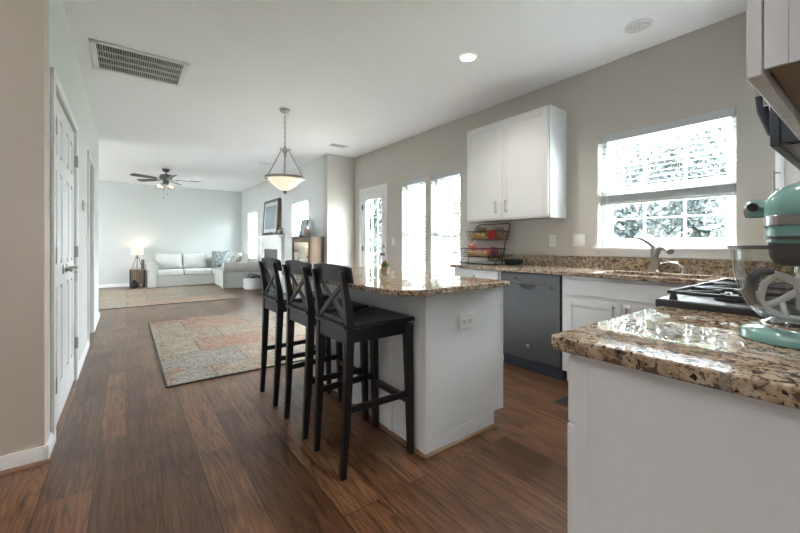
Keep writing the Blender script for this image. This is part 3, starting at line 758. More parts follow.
fx, fy = 3.315, 1.10
fa = thing('kitchen_faucet', 'brushed single lever faucet behind the sink', 'faucet', (fx, fy, TOP))
MB().lathe((fx, fy, TOP), [(.032, 0), (.032, .006), (.026, .012), (.024, .06), (.026, .13), (.028, .175), (.020, .195), (0, .2)], 24).build('body', M['nickel'], fa)
MB().tube([(fx - .005, fy - .005, TOP + .125), (fx - .03, fy - .03, TOP + .175), (fx - .07, fy - .07, TOP + .196), (fx - .12, fy - .115, TOP + .188), (fx - .17, fy - .155, TOP + .165)], [.022, .021, .019, .021, .024], 14).build('spout', M['nickel'], fa)
MB().tube([(fx, fy, TOP + .19), (fx - .02, fy + .03, TOP + .225), (fx - .05, fy + .075, TOP + .262), (fx - .075, fy + .115, TOP + .275)], [.019, .014, .010, .006], 12).build('lever', M['nickel'], fa)
sd = thing('soap_dispenser', 'small curved chrome dispenser right of the faucet', 'dispenser', (3.33, .92, TOP))
MB().lathe((3.33, .92, TOP), [(.020, 0), (.020, .008), (.010, .014), (.008, .05), (0, .052)], 16).build('base', M['chrome'], sd)
MB().tube([(3.33, .92, TOP + .045), (3.31, .955, TOP + .075), (3.27, 1.0, TOP + .083), (3.23, 1.03, TOP + .072)], [.009, .008, .007, .006], 10).build('spout', M['chrome'], sd)

# wire basket stand
bs = thing('wire_basket_stand', 'two tier black wire basket stand under the wall cabinet', 'basket stand', (3.25, 2.72, TOP))
b = MB()
for y_ in (2.47, 2.95):
    b.tube([(3.06, y_, TOP + .005), (3.36, y_, TOP + .005)], .005, 6)
    b.tube([(3.08, y_, TOP + .005), (3.12, y_, TOP + .05)], .005, 6)
    b.tube([(3.20, y_, TOP + .005), (3.25, y_, TOP + .20), (3.345, y_, TOP + .42), (3.365, y_ + (.03 if y_ < 2.6 else -.03), TOP + .445)], .005, 6)
b.tube([(3.365, 2.50, TOP + .445), (3.365, 2.92, TOP + .445)], .005, 6).tube([(3.08, 2.47, TOP + .005), (3.08, 2.95, TOP + .005)], .005, 6)
b.build('frame', M['wire'], bs)
def wire_tray(xa, xb, ya, yb, z, h, fl):
    b = MB(); P = [(xa, ya), (xb, ya), (xb, yb), (xa, yb)]
    O = [(xa - fl, ya - .01), (xb, ya - .01), (xb, yb + .01), (xa - fl, yb + .01)]
    b.tube([(*p, z) for p in P], .0035, 6, True); b.tube([(*p, z + h) for p in O], .005, 6, True)
    b.tube([((p[0] + o[0]) / 2, (p[1] + o[1]) / 2, z + h / 2) for p, o in zip(P, O)], .0018, 5, True)
    n = 11
    for k in range(n + 1):
        y_ = ya + (yb - ya) * k / n
        b.tube([(xa - fl, y_, z + h), (xa, y_, z), (xb, y_, z), (xb, y_, z + h)], .0018, 5)
    for k in range(7):
        x_ = xa + (xb - xa) * k / 6
        b.tube([(x_, ya - .01, z + h), (x_, ya, z), (x_, yb, z), (x_, yb + .01, z + h)], .0018, 5)
    b.build('basket', M['wire'], bs)
wire_tray(3.11, 3.27, 2.485, 2.94, TOP + .075, .095, .03)
wire_tray(3.20, 3.345, 2.485, 2.94, TOP + .265, .095, .03)
ylw = mat('yellow_fruit_skin', (0.62, 0.42, 0.14), 0.5); tanm = mat('tan_bread_crust', (0.55, 0.36, 0.20), 0.7, var=(30, .2)); redm = mat('red_packet', (0.55, 0.03, 0.02), 0.35)
brownm = mat('brown_packet', (0.26, 0.17, 0.10), 0.4, var=(20, .3)); pinkm = mat('pink_red_packet', (0.48, 0.14, 0.12), 0.4, var=(25, .4)); purp = mat('purple_packet', (0.16, 0.06, 0.09), 0.4)
for k, (y_, m_, lb) in enumerate([(2.90, ylw, 'yellow potato at the window end of the upper basket'), (2.82, ylw, 'second yellow potato from the window in the upper basket'), (2.74, ylw, 'yellow potato beside the red packet in the upper basket')]):
    o = MB().ball((3.235, y_, TOP + .265 + .041), .043, .036, .036, 14, 10).build('potato', m_); tag(o, lb, 'potato', 'food in the wire baskets')
def packet(x, y, z, w, h, t, m, lb, rz=0.0):
    b = MB(); b.T = Matrix.Translation((x, y, z + h / 2)) @ Matrix.Rotation(rz, 4, 'Z') @ Matrix.Rotation(R(90), 4, 'Z') @ Matrix.Rotation(R(-8), 4, 'X') @ Matrix.Rotation(R(random.uniform(-14, 14)), 4, 'Y')
    b.pillow(w, h, t * 1.3, 8); o = b.build('food_packet', m); tag(o, lb, 'packet', 'food in the wire baskets')
packet(3.255, 2.645, TOP + .27, .11, .10, .05, redm, 'bright red packet in the upper basket')
packet(3.275, 2.545, TOP + .27, .10, .13, .05, brownm, 'brown packet at the right end of the upper basket')
packet(3.312, 2.84, TOP + .275, .14, .14, .03, brownm, 'tall brown packet at the back of the upper basket')
packet(3.305, 2.68, TOP + .278, .12, .11, .025, tanm, 'tan packet behind the red one in the upper basket')
for k, y_ in enumerate((2.86, 2.79, 2.72, 2.65)):
    o = MB().ball((3.15, y_, TOP + .075 + .036), .045, .033, .031, 14, 10).build('bread_roll', tanm); tag(o, 'tan bread roll lying in the lower wire basket', 'bread roll', 'bread rolls in the lower basket')
packet(3.215, 2.88, TOP + .08, .13, .15, .05, pinkm, 'pinkish red packet sticking out of the lower basket')
packet(3.19, 2.555, TOP + .08, .10, .11, .05, purp, 'purple packet at the right end of the lower basket')
packet(3.23, 2.70, TOP + .08, .16, .10, .04, pinkm, 'low pink packet behind the bread rolls')
o = box(3.12, 3.33, 2.52, 2.86, TOP, TOP + .022).build('folded_cloth', mat('pale_teal_cloth', (0.30, 0.40, 0.40), 0.9, bump=(30, .4)), bevel=.006, seg=3); tag(o, 'pale teal folded cloth under the wire baskets', 'cloth')
gb = thing('lidded_bowl', 'dark bowl with clear lid right of the wire baskets', 'bowl', (3.24, 2.35, TOP))
MB().lathe((3.24, 2.35, TOP), [(.05, 0), (.085, .014), (.100, .058), (.094, .058), (.08, .018), (0, .012)], 28).build('bowl', mat('dark_teal_glaze', (0.012, 0.03, 0.04), 0.15), gb)
MB().lathe((3.24, 2.35, TOP), [(.097, .060), (.090, .085), (.055, .108), (.012, .116), (.014, .128), (0, .132)], 28, cap=False).build('lid', M['bowlglass'], gb)


def wall_plate(X, y, z, w, h, label, n=1, out=-1, parts='rocker'):
    t = thing('switch_plate' if parts == 'rocker' else 'outlet_plate', label, 'switch' if parts == 'rocker' else 'outlet', (X, y, z))
    MB().box(X, X + out * .006, y - w / 2, y + w / 2, z - h / 2, z + h / 2).build('plate', M['plate'], t, bevel=.002)
    for k in range(n):
        yc = y + (k - (n - 1) / 2) * .046
        if parts == 'rocker': box(X + out * .006, X + out * .010, yc - .016, yc + .016, z - .033, z + .033).build('rocker', M['plate'], t, bevel=.0015)
        else:
            for zz in (z - .02, z + .02):
                r_ = box(X + out * .006, X + out * .009, yc - .016, yc + .016, zz - .014, zz + .014).build('socket', M['plate'], t, bevel=.001)
                MB().box(X + out * .009, X + out * .0095, yc - .008, yc - .005, zz - .005, zz + .006).box(X + out * .009, X + out * .0095, yc + .005, yc + .008, zz - .005, zz + .006).build('slots', M['slot'], r_)
    return t
wall_plate(XR, 2.030, 1.163, .075, .118, 'single white outlet on the wall below the wall cabinet', 1, parts='socket')
wall_plate(XR, 1.765, 1.166, .120, .120, 'double white switch plate nearer the sink window', 2)
wall_plate(XR, 4.784, 1.166, .075, .118, 'white switch plate between the patio door and tall windows', 1)
wall_plate(XL, 7.98, 1.16, .075, .118, 'white switch plate on the living wall beside the fireplace', 1)
wall_plate(XH, 5.12, 1.17, .12, .118, 'white switch plate on the hall wall by the opening', 2, out=1)
t = thing('thermostat', 'small white thermostat on the hall wall past the closet doors', 'thermostat', (XH, 4.68, 1.50))
box(XH, XH + .022, 4.63, 4.73, 1.45, 1.55).build('housing', M['plate'], t, bevel=.006); box(XH + .022, XH + .0235, 4.655, 4.705, 1.495, 1.53).build('display', mat('grey_lcd', (.30, .33, .30), .3), t)

# ---------------- island
ic = thing('island_cabinet', 'white island cabinet with end panel facing the camera', 'cabinet', (1.6, 2.25, 0))
MB().box(1.275, 1.90, 1.478, 3.02, .10, .868).box(1.275, 1.822, 1.478, 3.02, 0, .10).build('body', M['cab'], ic)
MB().box(1.262, 1.275, 1.463, 3.035, 0, .868).box(1.262, 1.90, 1.463, 1.478, .095, .868).box(1.262, 1.822, 1.463, 1.478, 0, .095).build('end_panel', M['cab'], ic, bevel=.003)
MB().box(1.256, 1.30, 1.457, 1.463, .02, .868).box(1.256, 1.262, 1.457, 1.50, .02, .868).build('corner_strip', M['cab'], ic, bevel=.004)
for ys_ in (1.78, 2.25, 2.72): box(1.256, 1.2615, ys_ - .02, ys_ + .02, .02, .868).build('panel_strip', M['cab'], ic, bevel=.003)
MB().box(1.893, 1.905, 1.458, 1.463, .095, .868).build('edge_strip', M['cab'], ic, bevel=.002)
MB().prism([(1.463, 0), (1.447, 0), (1.448, .010), (1.456, .017), (1.463, .019)], 'x', 1.247, 1.828).prism([(1.262, 0), (1.247, 0), (1.247, .010), (1.254, .017), (1.262, .019)], 'y', 1.447, 3.04).build('shoe_moulding', M['shoe'], ic)
for k in range(3):
    a = 1.50 + k * .505
    d = shaker('drawer', ic, 'x', 1.92, 1, a, a + .49, .73, .855); pull(d, 'x', 1.92, 1, a + .245, .77, .81)
    d = shaker('door', ic, 'x', 1.92, 1, a, a + .49, .12, .71); pull(d, 'x', 1.92, 1, a + .06, .56, .69)
# island worktop with rounded corners
def rounded(x0, x1, y0, y1, rs, n=10):
    pts = []
    for (cx, cy, r, a0) in ((x0 + rs[0], y0 + rs[0], rs[0], PI), (x1 - rs[1], y0 + rs[1], rs[1], 1.5 * PI), (x1 - rs[2], y1 - rs[2], rs[2], 0), (x0 + rs[3], y1 - rs[3], rs[3], .5 * PI)):
        for k in range(n + 1): a = a0 + PI / 2 * k / n; pts.append((cx + r * math.cos(a), cy + r * math.sin(a)))
    return pts
w = MB().prism(rounded(1.045, 1.895, 1.388, 3.20, (.18, .03, .05, .18)), 'z', .869, .900).build('stone_worktop', M['granite'], None, bevel=.005, seg=3)
tag(w, 'granite island worktop with rounded corners and stool overhang', 'worktop')
t = thing('outlet_plate', 'white horizontal outlet on the island end panel', 'outlet', (1.576, 1.463, .685))
box(1.512, 1.640, 1.455, 1.4625, .642, .728).build('plate', M['plate'], t, bevel=.002)
for xx in (1.551, 1.601):
    r_ = box(xx - .017, xx + .017, 1.4535, 1.457, .667, .703).build('socket', M['plate'], t, bevel=.001)
    MB().box(xx - .008, xx - .005, 1.4528, 1.4535, .680, .690).box(xx + .005, xx + .008, 1.4528, 1.4535, .680, .690).box(xx - .002, xx + .002, 1.4528, 1.4535, .672, .676).build('slots', M['slot'], r_)

# small plant on the island
pt = thing('potted_plant', 'small green succulent in a clear glass on the island', 'plant', (1.55, 2.26, .90))
MB().lathe((1.55, 2.26, .90), [(.034, .0), (.037, .004), (.040, .075), (.036, .075), (.033, .008), (0, .006)], 24).build('glass_pot', M['bowlglass'], pt)
MB().lathe((1.55, 2.26, .90), [(0, .008), (.032, .009), (.034, .045), (.030, .052), (0, .055)], 20).build('soil', mat('pale_pebbles', (.42, .33, .22), .9, var=(80, .5)), pt)
b = MB()
for k in range(46):
    a = k * 2.4; el = R(15 + 60 * random.random()); q = .022 + .018 * random.random(); u = Vector((math.cos(a) * math.cos(el), math.sin(a) * math.cos(el), math.sin(el)))
    p0 = Vector((1.55 + .014 * math.cos(a * 1.7), 2.26 + .014 * math.sin(a * 1.7), .952)); v = u.cross(Vector((0, 0, 1))).normalized() * .009; p1 = p0 + u * q; p2 = p0 + u * q * 1.7
    b.add([p0, p1 - v, p2, p1 + v, p1 + Vector((0, 0, .004))], [(0, 1, 4), (1, 2, 4), (2, 3, 4), (3, 0, 4), (0, 3, 2, 1)])
b.build('foliage', M['leaf'], pt)

# ---------------- bar stools
def make_stool():
    t = thing('bar_stool', '', 'stool', (0, 0, 0), group='black bar stools along the island')
    for s in (-1, 1):
        b = MB(); w = .019
        def post(zs):                      # stack of square sections (x, y, z, half x, half y)
            vs = []; fs = []
            for (x, y, z, hx, hy) in zs: vs += [(x - hx, y - hy, z), (x + hx, y - hy, z), (x + hx, y + hy, z), (x - hx, y + hy, z)]
            n = len(zs)
            for i in range(n - 1):
                for k in range(4): fs.append((i * 4 + k, i * 4 + (k + 1) % 4, i * 4 + 4 + (k + 1) % 4, i * 4 + 4 + k))
            fs += [(3, 2, 1, 0), tuple(range(n * 4 - 4, n * 4))]; b.add(vs, fs)
        post([(-.205, s * .152, 0, .015, .015), (-.190, s * .155, .25, .018, .017), (-.178, s * .158, .55, .021, .018), (-.174, s * .160, .72, .022, .018), (-.180, s * .160, .80, .020, .017), (-.202, s * .160, .93, .014, .016), (-.220, s * .160, .995, .009, .015)])
        b.build('rear_leg', M['black'], t, bevel=.003)
        b = MB(); post([(.194, s * .172, 0, .015, .015), (.186, s * .172, .30, .018, .018), (.178, s * .170, .60, .021, .021), (.176, s * .170, .70, .022, .022)])
        b.build('front_leg', M['black'], t, bevel=.003)
    # seat, dished slightly, wider in front
    b = MB(); nx, ny = 10, 10; top = []; bot = []
    for i in range(nx + 1):
        for j in range(ny + 1):
            u = i / nx; v = -1 + 2 * j / ny; x = -.205 + .408 * u; hw = .172 + .028 * u
            d = .010 * (1 - v * v) * math.sin(PI * min(1, u * 1.05)); top.append((x, v * hw, .738 - d)); bot.append((x, v * hw, .717))
    n = len(top); fs = []
    I = lambda i, j: i * (ny + 1) + j
    for i in range(nx):
        for j in range(ny): fs += [(I(i, j), I(i + 1, j), I(i + 1, j + 1), I(i, j + 1)), (n + I(i, j), n + I(i, j + 1), n + I(i + 1, j + 1), n + I(i + 1, j))]
    for i in range(nx): fs += [(I(i, 0), n + I(i, 0), n + I(i + 1, 0), I(i + 1, 0)), (I(i, ny), I(i + 1, ny), n + I(i + 1, ny), n + I(i, ny))]
    for j in range(ny): fs += [(I(0, j), I(0, j + 1), n + I(0, j + 1), n + I(0, j)), (I(nx, j), n + I(nx, j), n + I(nx, j + 1), I(nx, j + 1))]
    b.add(top + bot, fs); b.build('seat', M['black'], t, bevel=.004, smooth=50)
    MB().box(-.16, .16, -.178, -.160, .650, .716).box(-.16, .16, .160, .178, .650, .716).box(.174, .192, -.155, .155, .650, .716).box(-.190, -.172, -.145, .145, .640, .716).build('apron', M['black'], t, bevel=.002)
    for s in (-1, 1): MB().bar((-.186, s * .156, .325), (.188, s * .171, .325), .018, .034).build('stretcher', M['black'], t, bevel=.003)
    MB().bar((.188, -.160, .285), (.188, .160, .285), .026, .036).build('footrest', M['black'], t, bevel=.004)
    # curved top rail, mounted on the seat side of the posts
    b = MB(); n = 14; sec = []
    for i in range(n + 1):
        v = -1 + 2 * i / n; y = v * .203; x = -.214 + .014 * v * v; h = .010 * (1 - v * v) + (-.004 if abs(v) > .95 else 0)
        sec.append([(x + .012, y, .940), (x + .030, y, .940), (x + .018, y, 1.018 + h), (x + .000, y, 1.018 + h)])
    vs = [p for q in sec for p in q]; fs = [(3, 2, 1, 0), tuple(range(4 * n, 4 * n + 4))]
    for i in range(n):
        for k in range(4): fs.append((i * 4 + k, i * 4 + (k + 1) % 4, i * 4 + 4 + (k + 1) % 4, i * 4 + 4 + k))
    b.add(vs, fs); b.build('top_rail', M['black'], t, bevel=.005, seg=3, smooth=50)
    for s in (-1, 1): MB().bar((-.180 + .004 * s, -s * .148, .745), (-.192 + .004 * s, s * .148, .945), .026, .012, up=(1, 0, 0)).build('cross_brace', M['black'], t, bevel=.002)
    MB().bar((-.176, -.146, .748), (-.176, .146, .748), .018, .022).build('lower_rail', M['black'], t, bevel=.002)
    return t
st = make_stool()
for i, (y, lb) in enumerate([(1.722, 'black bar stool nearest the camera at the island'), (2.185, 'middle one of the three black bar stools'), (2.715, 'black bar stool farthest from the camera at the island')]):
    o = st if i == 0 else copy_tree(st)
    o.location = (1.037, y, 0); o['label'] = lb

# ---------------- near run with range
XC = .801
w = MB().prism(rounded(XC, 1.480, -.163, .481, (.004, .004, .02, .012), 5), 'z', .881, .914).build('stone_worktop', M['granite'], None, bevel=.006, seg=3)
tag(w, 'glossy granite worktop in the right foreground under the stand mixer', 'worktop')
c = thing('base_cabinet', 'white base cabinet in the right foreground below the stand mixer', 'cabinet', (1.15, .14, 0))
MB().box(.838, 1.478, -.16, .432, .10, .880).box(.838, 1.478, -.16, .36, 0, .10).build('body', M['cab'], c)
MB().box(.832, .838, -.16, .434, 0, .880).box(.829, .833, .404, .434, 0, .880).build('end_panel', M['cab'], c, bevel=.001)
d = shaker('drawer', c, 'y', .453, 1, .832, 1.465, .713, .865); pull(d, 'y', .453, 1, 1.15, .77, .81)
for a, e, hu in ((.829, 1.148, 1.11), (1.155, 1.465, 1.19)):
    d = shaker('door', c, 'y', .453, 1, a, e, .115, .709); pull(d, 'y', .453, 1, hu, .56, .69)

ra = thing('gas_range', 'gas range with black cast iron grates beyond the stand mixer', 'range', (1.865, .17, 0))
box(1.486, 2.242, -.155, .440, .09, .905).build('body', M['steel'], ra, bevel=.003)
MB().box(1.484, 2.244, -.155, .492, .905, .938).build('cooktop', M['darkgrey'], ra, bevel=.006, seg=3)
od = MB().box(1.490, 2.238, .440, .475, .27, .76).build('oven_door', M['steel'], ra, bevel=.004)
MB().tube([(1.55, .52, .72), (2.18, .52, .72)], .011, 12).tube([(1.57, .475, .72), (1.57, .52, .72)], .008, 8).tube([(2.16, .475, .72), (2.16, .52, .72)], .008, 8).build('handle', M['nickel'], od)
box(1.60, 2.13, .475, .477, .38, .64).build('oven_window', M['dark'], od)
MB().prism([(.440, .78), (.480, .78), (.470, .903), (.440, .903)], 'x', 1.488, 2.240).build('control_panel', M['steel'], ra, bevel=.002)
for k in range(5): MB().lathe((1.60 + k * .133, .476, .84), [(.024, 0), (.022, .026), (0, .028)], 18, 'y').build('knob', M['nickel'], ra)
box(1.49, 2.238, .440, .470, .10, .25).build('drawer', M['steel'], ra, bevel=.003)
MB().box(1.50, 1.53, .0, .03, 0, .09).box(2.2, 2.23, 0, .03, 0, .09).box(1.50, 1.53, .38, .41, 0, .09).box(2.2, 2.23, .38, .41, 0, .09).build('feet', M['dark'], ra)
for i in range(3):
    g0 = 1.500 + i * .2465; g1 = g0 + .238; cx = (g0 + g1) / 2; b = MB(); z = .968
    for a in (g0 + .007, g1 - .007): b.box(a - .006, a + .006, -.10, .455, z - .011, z)
    for a in (-.10, .175, .455): b.box(g0, g1, a - .006, a + .006, z - .011, z)
    for cy in (.04, .315):
        for k in range(4):
            a = PI / 4 + k * PI / 2; b.bar((cx + .035 * math.cos(a), cy + .035 * math.sin(a), z - .004), (cx + .165 * math.cos(a) * .72, cy + .165 * math.sin(a), z - .006), .009, .012)
        b.box(g0, cx - .045, cy - .005, cy + .005, z - .009, z + .002).box(cx + .045, g1, cy - .005, cy + .005, z - .009, z + .002)
    for a in (g0 + .008, g1 - .008):
        for c_ in (-.09, .175, .445): b.hexa([(a - .011, c_ - .011, .938), (a + .011, c_ - .011, .938), (a + .011, c_ + .011, .938), (a - .011, c_ + .011, .938)], [(a - .006, c_ - .006, z - .008), (a + .006, c_ - .006, z - .008), (a + .006, c_ + .006, z - .008), (a - .006, c_ + .006, z - .008)])
    b.build('grate', M['iron'], ra, bevel=.0015)
    for cy in (.04, .315):
        bu = MB().lathe((cx, cy, .938), [(.046, 0), (.046, .008), (.038, .014), (0, .015)], 22).build('burner', M['darkgrey'], ra)
        MB().lathe((cx, cy, .952), [(.030, 0), (.030, .006), (0, .008)], 20).build('burner_cap', M['iron'], bu)

# ---------------- cabinets and microwave above the range
c = thing('wall_cabinet', 'white wall cabinet at the top right corner left of the microwave', 'cabinet', (1.15, 0, 1.405))
yf = .1440
MB().box(.837, 1.480, -.162, .122, 1.430, 2.50).build('body', M['cab'], c)
MB().box(.832, .836, -.162, .122, 1.412, 2.50).build('end_panel', M['cab'], c, bevel=.001)
MB().box(.829, .833, .094, .122, 1.412, 2.50).build('edge_strip', M['cab'], c, bevel=.001)
box(.838, 1.478, -.160, .121, 1.424, 1.4295).build('underside', M['cabwood'], c)
for a, e, hu in ((.834, 1.152, 1.105), (1.158, 1.478, 1.20)):
    d = shaker('door', c, 'y', yf, 1, a, e, 1.405, 2.49); pull(d, 'y', yf, 1, hu, 1.452, 1.58)
mw = thing('microwave_oven', 'dark stainless microwave hung above the gas range', 'microwave', (1.865, .02, 1.416))
box(1.484, 2.244, -.162, .184, 1.412, 1.84).build('body', M['steeldark'], mw, bevel=.003)
box(1.484, 2.244, .1845, .206, 1.408, 1.84).build('door', M['steeldark'], mw, bevel=.004)
box(1.50, 2.23, -.15, .17, 1.409, 1.4118).build('underside', M['darkgrey'], mw)
MB().tube([(1.66, .206, 1.472), (1.66, .222, 1.485), (1.66, .246, 1.56), (1.66, .254, 1.65), (1.66, .246, 1.74), (1.66, .222, 1.80), (1.66, .206, 1.815)], .015, 10).build('handle', M['steeldark'], mw)
for xx in (1.60, 1.95):
    b = MB()
    for k in range(9): b.box(xx + k * .02, xx + .012 + k * .02, -.06, .06, 1.4045, 1.4092)
    b.build('grease_filter', M['steel'], mw)
box(1.80, 1.90, .09, .13, 1.4045, 1.4092).build('lamp_lens', M['plate'], mw)
c = thing('wall_cabinet', 'white cabinet above the microwave', 'cabinet', (1.865, 0, 1.86))
box(1.484, 2.244, -.162, .122, 1.85, 2.50).build('body', M['cab'], c)
for a, e in ((1.488, 1.86), (1.868, 2.24)): shaker('door', c, 'y', yf, 1, a, e, 1.86, 2.49)
c = thing('wall_cabinet', 'white wall cabinet right of the microwave', 'cabinet', (2.55, 0, 1.376))
box(2.248, 2.85, -.162, .122, 1.376, 2.43).build('body', M['cab'], c)
d = shaker('door', c, 'y', yf, 1, 2.252, 2.84, 1.386, 2.42); pull(d, 'y', yf, 1, 2.30, 1.45, 1.58)
c = thing('corner_cabinet', 'white corner wall cabinet beside the sink window behind the mixer', 'cabinet', (3.25, 0, 1.376))
MB().prism([(2.853, -.160), (XR - .003, -.160), (XR - .003, .405), (3.14, .405), (2.853, .122)], 'z', 1.376, 2.43).build('body', M['cab'], c)
# diagonal door
n_ = Vector((-.283, .287, 0)).normalized(); a_ = Vector((3.14, .405, 0)); e_ = Vector((2.853, .122, 0)); dr = (e_ - a_).normalized(); L = (e_ - a_).length
def dbox(b, u0, u1, z0, z1, d0, d1):
    q = [a_ + dr * u + n_ * d for u, d in ((u0, d0), (u1, d0), (u1, d1), (u0, d1))]
    b.hexa([(p.x, p.y, z0) for p in q], [(p.x, p.y, z1) for p in q])
b = MB(); dbox(b, .015, .075, 1.386, 2.42, .001, .02); dbox(b, L - .075, L - .015, 1.386, 2.42, .001, .02); dbox(b, .075, L - .075, 1.386, 1.445, .001, .02); dbox(b, .075, L - .075, 2.36, 2.42, .001, .02); dbox(b, .075, L - .075, 1.445, 2.36, .001, .012)
d = b.build('door', M['cab'], c)
p0 = a_ + dr * .045 + n_ * .02; p1 = p0 + n_ * .03
b = MB().tube([(p1.x, p1.y, 1.435), (p1.x, p1.y, 1.565)], .0055, 10)
for z in (1.45, 1.55): b.tube([(p0.x, p0.y, z), (p1.x, p1.y, z)], .0045, 8)
b.build('handle', M['nickel'], d)

# ---------------- stand mixer, facing +y
mx, my = 1.184, .118
mi = thing('stand_mixer', 'aqua stand mixer with clear glass bowl on the foreground worktop', 'mixer', (mx, my, .914))
base = rounded(mx - .098, mx + .098, my - .255, my + .098, (.05, .05, .097, .097), 12)
b = MB(); k_ = len(base); cxb, cyb = mx, my - .07
lv = [(1.0, .916), (1.0, .926), (.97, .936), (.88, .943), (.60, .946)]
vs = [(cxb + (p[0] - cxb) * s_, cyb + (p[1] - cyb) * s_, z) for s_, z in lv for p in base]
fs = [tuple(range(k_ - 1, -1, -1)), tuple(range(4 * k_, 5 * k_))] + [(i * k_ + j, i * k_ + (j + 1) % k_, (i + 1) * k_ + (j + 1) % k_, (i + 1) * k_ + j) for i in range(4) for j in range(k_)]
b.add(vs, fs); b.build('base', M['aqua'], mi, smooth=60)
MB().prism([(p[0], p[1]) for p in rounded(mx - .088, mx + .088, my - .245, my + .088, (.045, .045, .087, .087), 8)], 'z', .9142, .917).build('foot_pad', M['rubber'], mi)
# column
b = MB(); secs = [(.045, .055, .150, .950), (.042, .050, .155, 1.0), (.042, .048, .165, 1.06), (.050, .055, .165, 1.13), (.056, .065, .160, 1.165)]
vs = []; n = 20
for hx, hy, off, z in secs:
    for k in range(n): a = 2 * PI * k / n; vs.append((mx + hx * math.cos(a), my - off - .02 + hy * math.sin(a), z))
b.add(vs, [(i * n + k, i * n + (k + 1) % n, (i + 1) * n + (k + 1) % n, (i + 1) * n + k) for i in range(4) for k in range(n)] + [tuple(range(n - 1, -1, -1)), tuple(range(4 * n, 5 * n))])
b.build('column', M['aqua'], mi, smooth=60)
# motor head: rounded sections along y
def headsec(y, hw, zb, zt, n=28):
    pts = []
    for k in range(n):
        a = 2 * PI * k / n; c_, s_ = math.cos(a), math.sin(a); zc = zb + (zt - zb) * .42
        x = hw * math.copysign(abs(c_) ** .75, c_); z = zc + (zt - zc) * abs(s_) ** .9 if s_ > 0 else zc - (zc - zb) * abs(s_) ** .45
        pts.append((mx + x, y, z))
    return pts
ys = [(my - .262, .010, 1.19, 1.215), (my - .255, .035, 1.172, 1.24), (my - .235, .055, 1.160, 1.262), (my - .18, .070, 1.150, 1.283), (my - .10, .074, 1.146, 1.290), (my - .03, .072, 1.146, 1.277), (my + .022, .067, 1.146, 1.255), (my + .043, .058, 1.148, 1.238), (my + .050, .044, 1.155, 1.228), (my + .052, .030, 1.18, 1.220)]
b = MB(); n = 28; vs = [p for q in ys for p in headsec(*q)]
b.add(vs, [(i * n + k, i * n + (k + 1) % n, (i + 1) * n + (k + 1) % n, (i + 1) * n + k) for i in range(len(ys) - 1) for k in range(n)] + [tuple(range(n)), tuple(range((len(ys) - 1) * n + n - 1, (len(ys) - 1) * n - 1, -1))])
hd = b.build('motor_head', M['aqua'], mi, smooth=60)
hub = MB().lathe((mx, my + .020, 1.210), [(.023, 0), (.021, .030), (.021, .062), (.019, .066)], 22, 'y').build('hub', M['aqua'], hd)
MB().lathe((mx, my + .084, 1.210), [(.020, 0), (.020, .003), (.014, .005), (0, .005)], 22, 'y').build('hub_cap', M['silverband'], hub)
MB().lathe((mx - .022, my + .071, 1.213), [(.0, -.016), (.008, -.016), (.0105, -.010), (.0105, 0)], 10, 'x').build('hub_knob', M['dark'], hub)
def band(z0, z1, grow, name, m, ya=-.225, yb=.0505, parent=None, hwf=.0725):
    pts = []
    for k in range(25): a = -PI / 2 + PI * k / 24; pts.append((mx + (hwf + grow) * math.copysign(abs(math.sin(a)) ** .8, math.sin(a)), my + yb - .032 + (.032 + grow) * math.cos(a) ** .8 if abs(math.cos(a)) > 1e-6 else my + yb - .032))
    pts += [(mx + (hwf + grow), my + ya), (mx - (hwf + grow), my + ya)]
    return MB().prism(pts[::-1], 'z', z0, z1).build(name, m, parent or hd, bevel=.001)
band(1.168, 1.190, .0030, 'trim_band', M['silverband'])
band(1.145, 1.1665, .0004, 'lower_band', M['aqua'])
band(1.138, 1.1455, .0016, 'lower_trim', M['steel'])
MB().lathe((mx, my, 1.128), [(.048, 0), (.052, .004), (.052, .010)], 28).build('planetary_collar', M['aqua'], hd)
MB().lathe((mx, my, 1.080), [(.030, 0), (.040, .006), (.047, .020), (.050, .048)], 28).build('planetary_hub', M['rubber'], hd)
MB().tube([(mx + .0, my - .004, 1.085), (mx, my - .004, .985)], .0095, 14).tube([(mx, my - .004, 1.065), (mx, my - .004, 1.075)], .013, 14).build('beater_shaft', M['chrome'], hd)
# flat beater with silicone edge
bt = MB(); 
bt.tube([(mx, my - .004, 1.055), (mx, my - .004, 1.02)], [.016, .011], 12)
P = [(.0, 1.040), (.040, 1.060), (.060, 1.035), (.066, 1.0), (.050, .975), (.015, .962)]
bt.tube([(mx, my - .004 + q, z) for q, z in P], [.010, .008, .007, .007, .007, .007], 8)
bt.tube([(mx, my - .004 - q, z) for q, z in P], [.010, .008, .007, .007, .007, .007], 8)
bt.tube([(mx, my - .02, .963), (mx, my + .015, .963)], .007, 8)
bt.tube([(mx, my - .004, 1.03), (mx, my + .03, 1.0), (mx, my + .055, .985)], .007, 8).tube([(mx, my - .004, 1.03), (mx, my - .035, 1.0), (mx, my - .06, .985)], .007, 8).tube([(mx, my + .028, 1.0), (mx, my + .02, .968)], .006, 8)
bo = bt.build('flat_beater', M['whitecoat'], hd)
MB().tube([(mx - .004, my + .038, 1.066), (mx - .004, my + .060, 1.064), (mx - .004, my + .076, 1.045), (mx - .004, my + .083, 1.015), (mx - .004, my + .074, .985)], [.007, .011, .012, .012, .009], 8).build('scraper_edge', M['rubber'], bo)
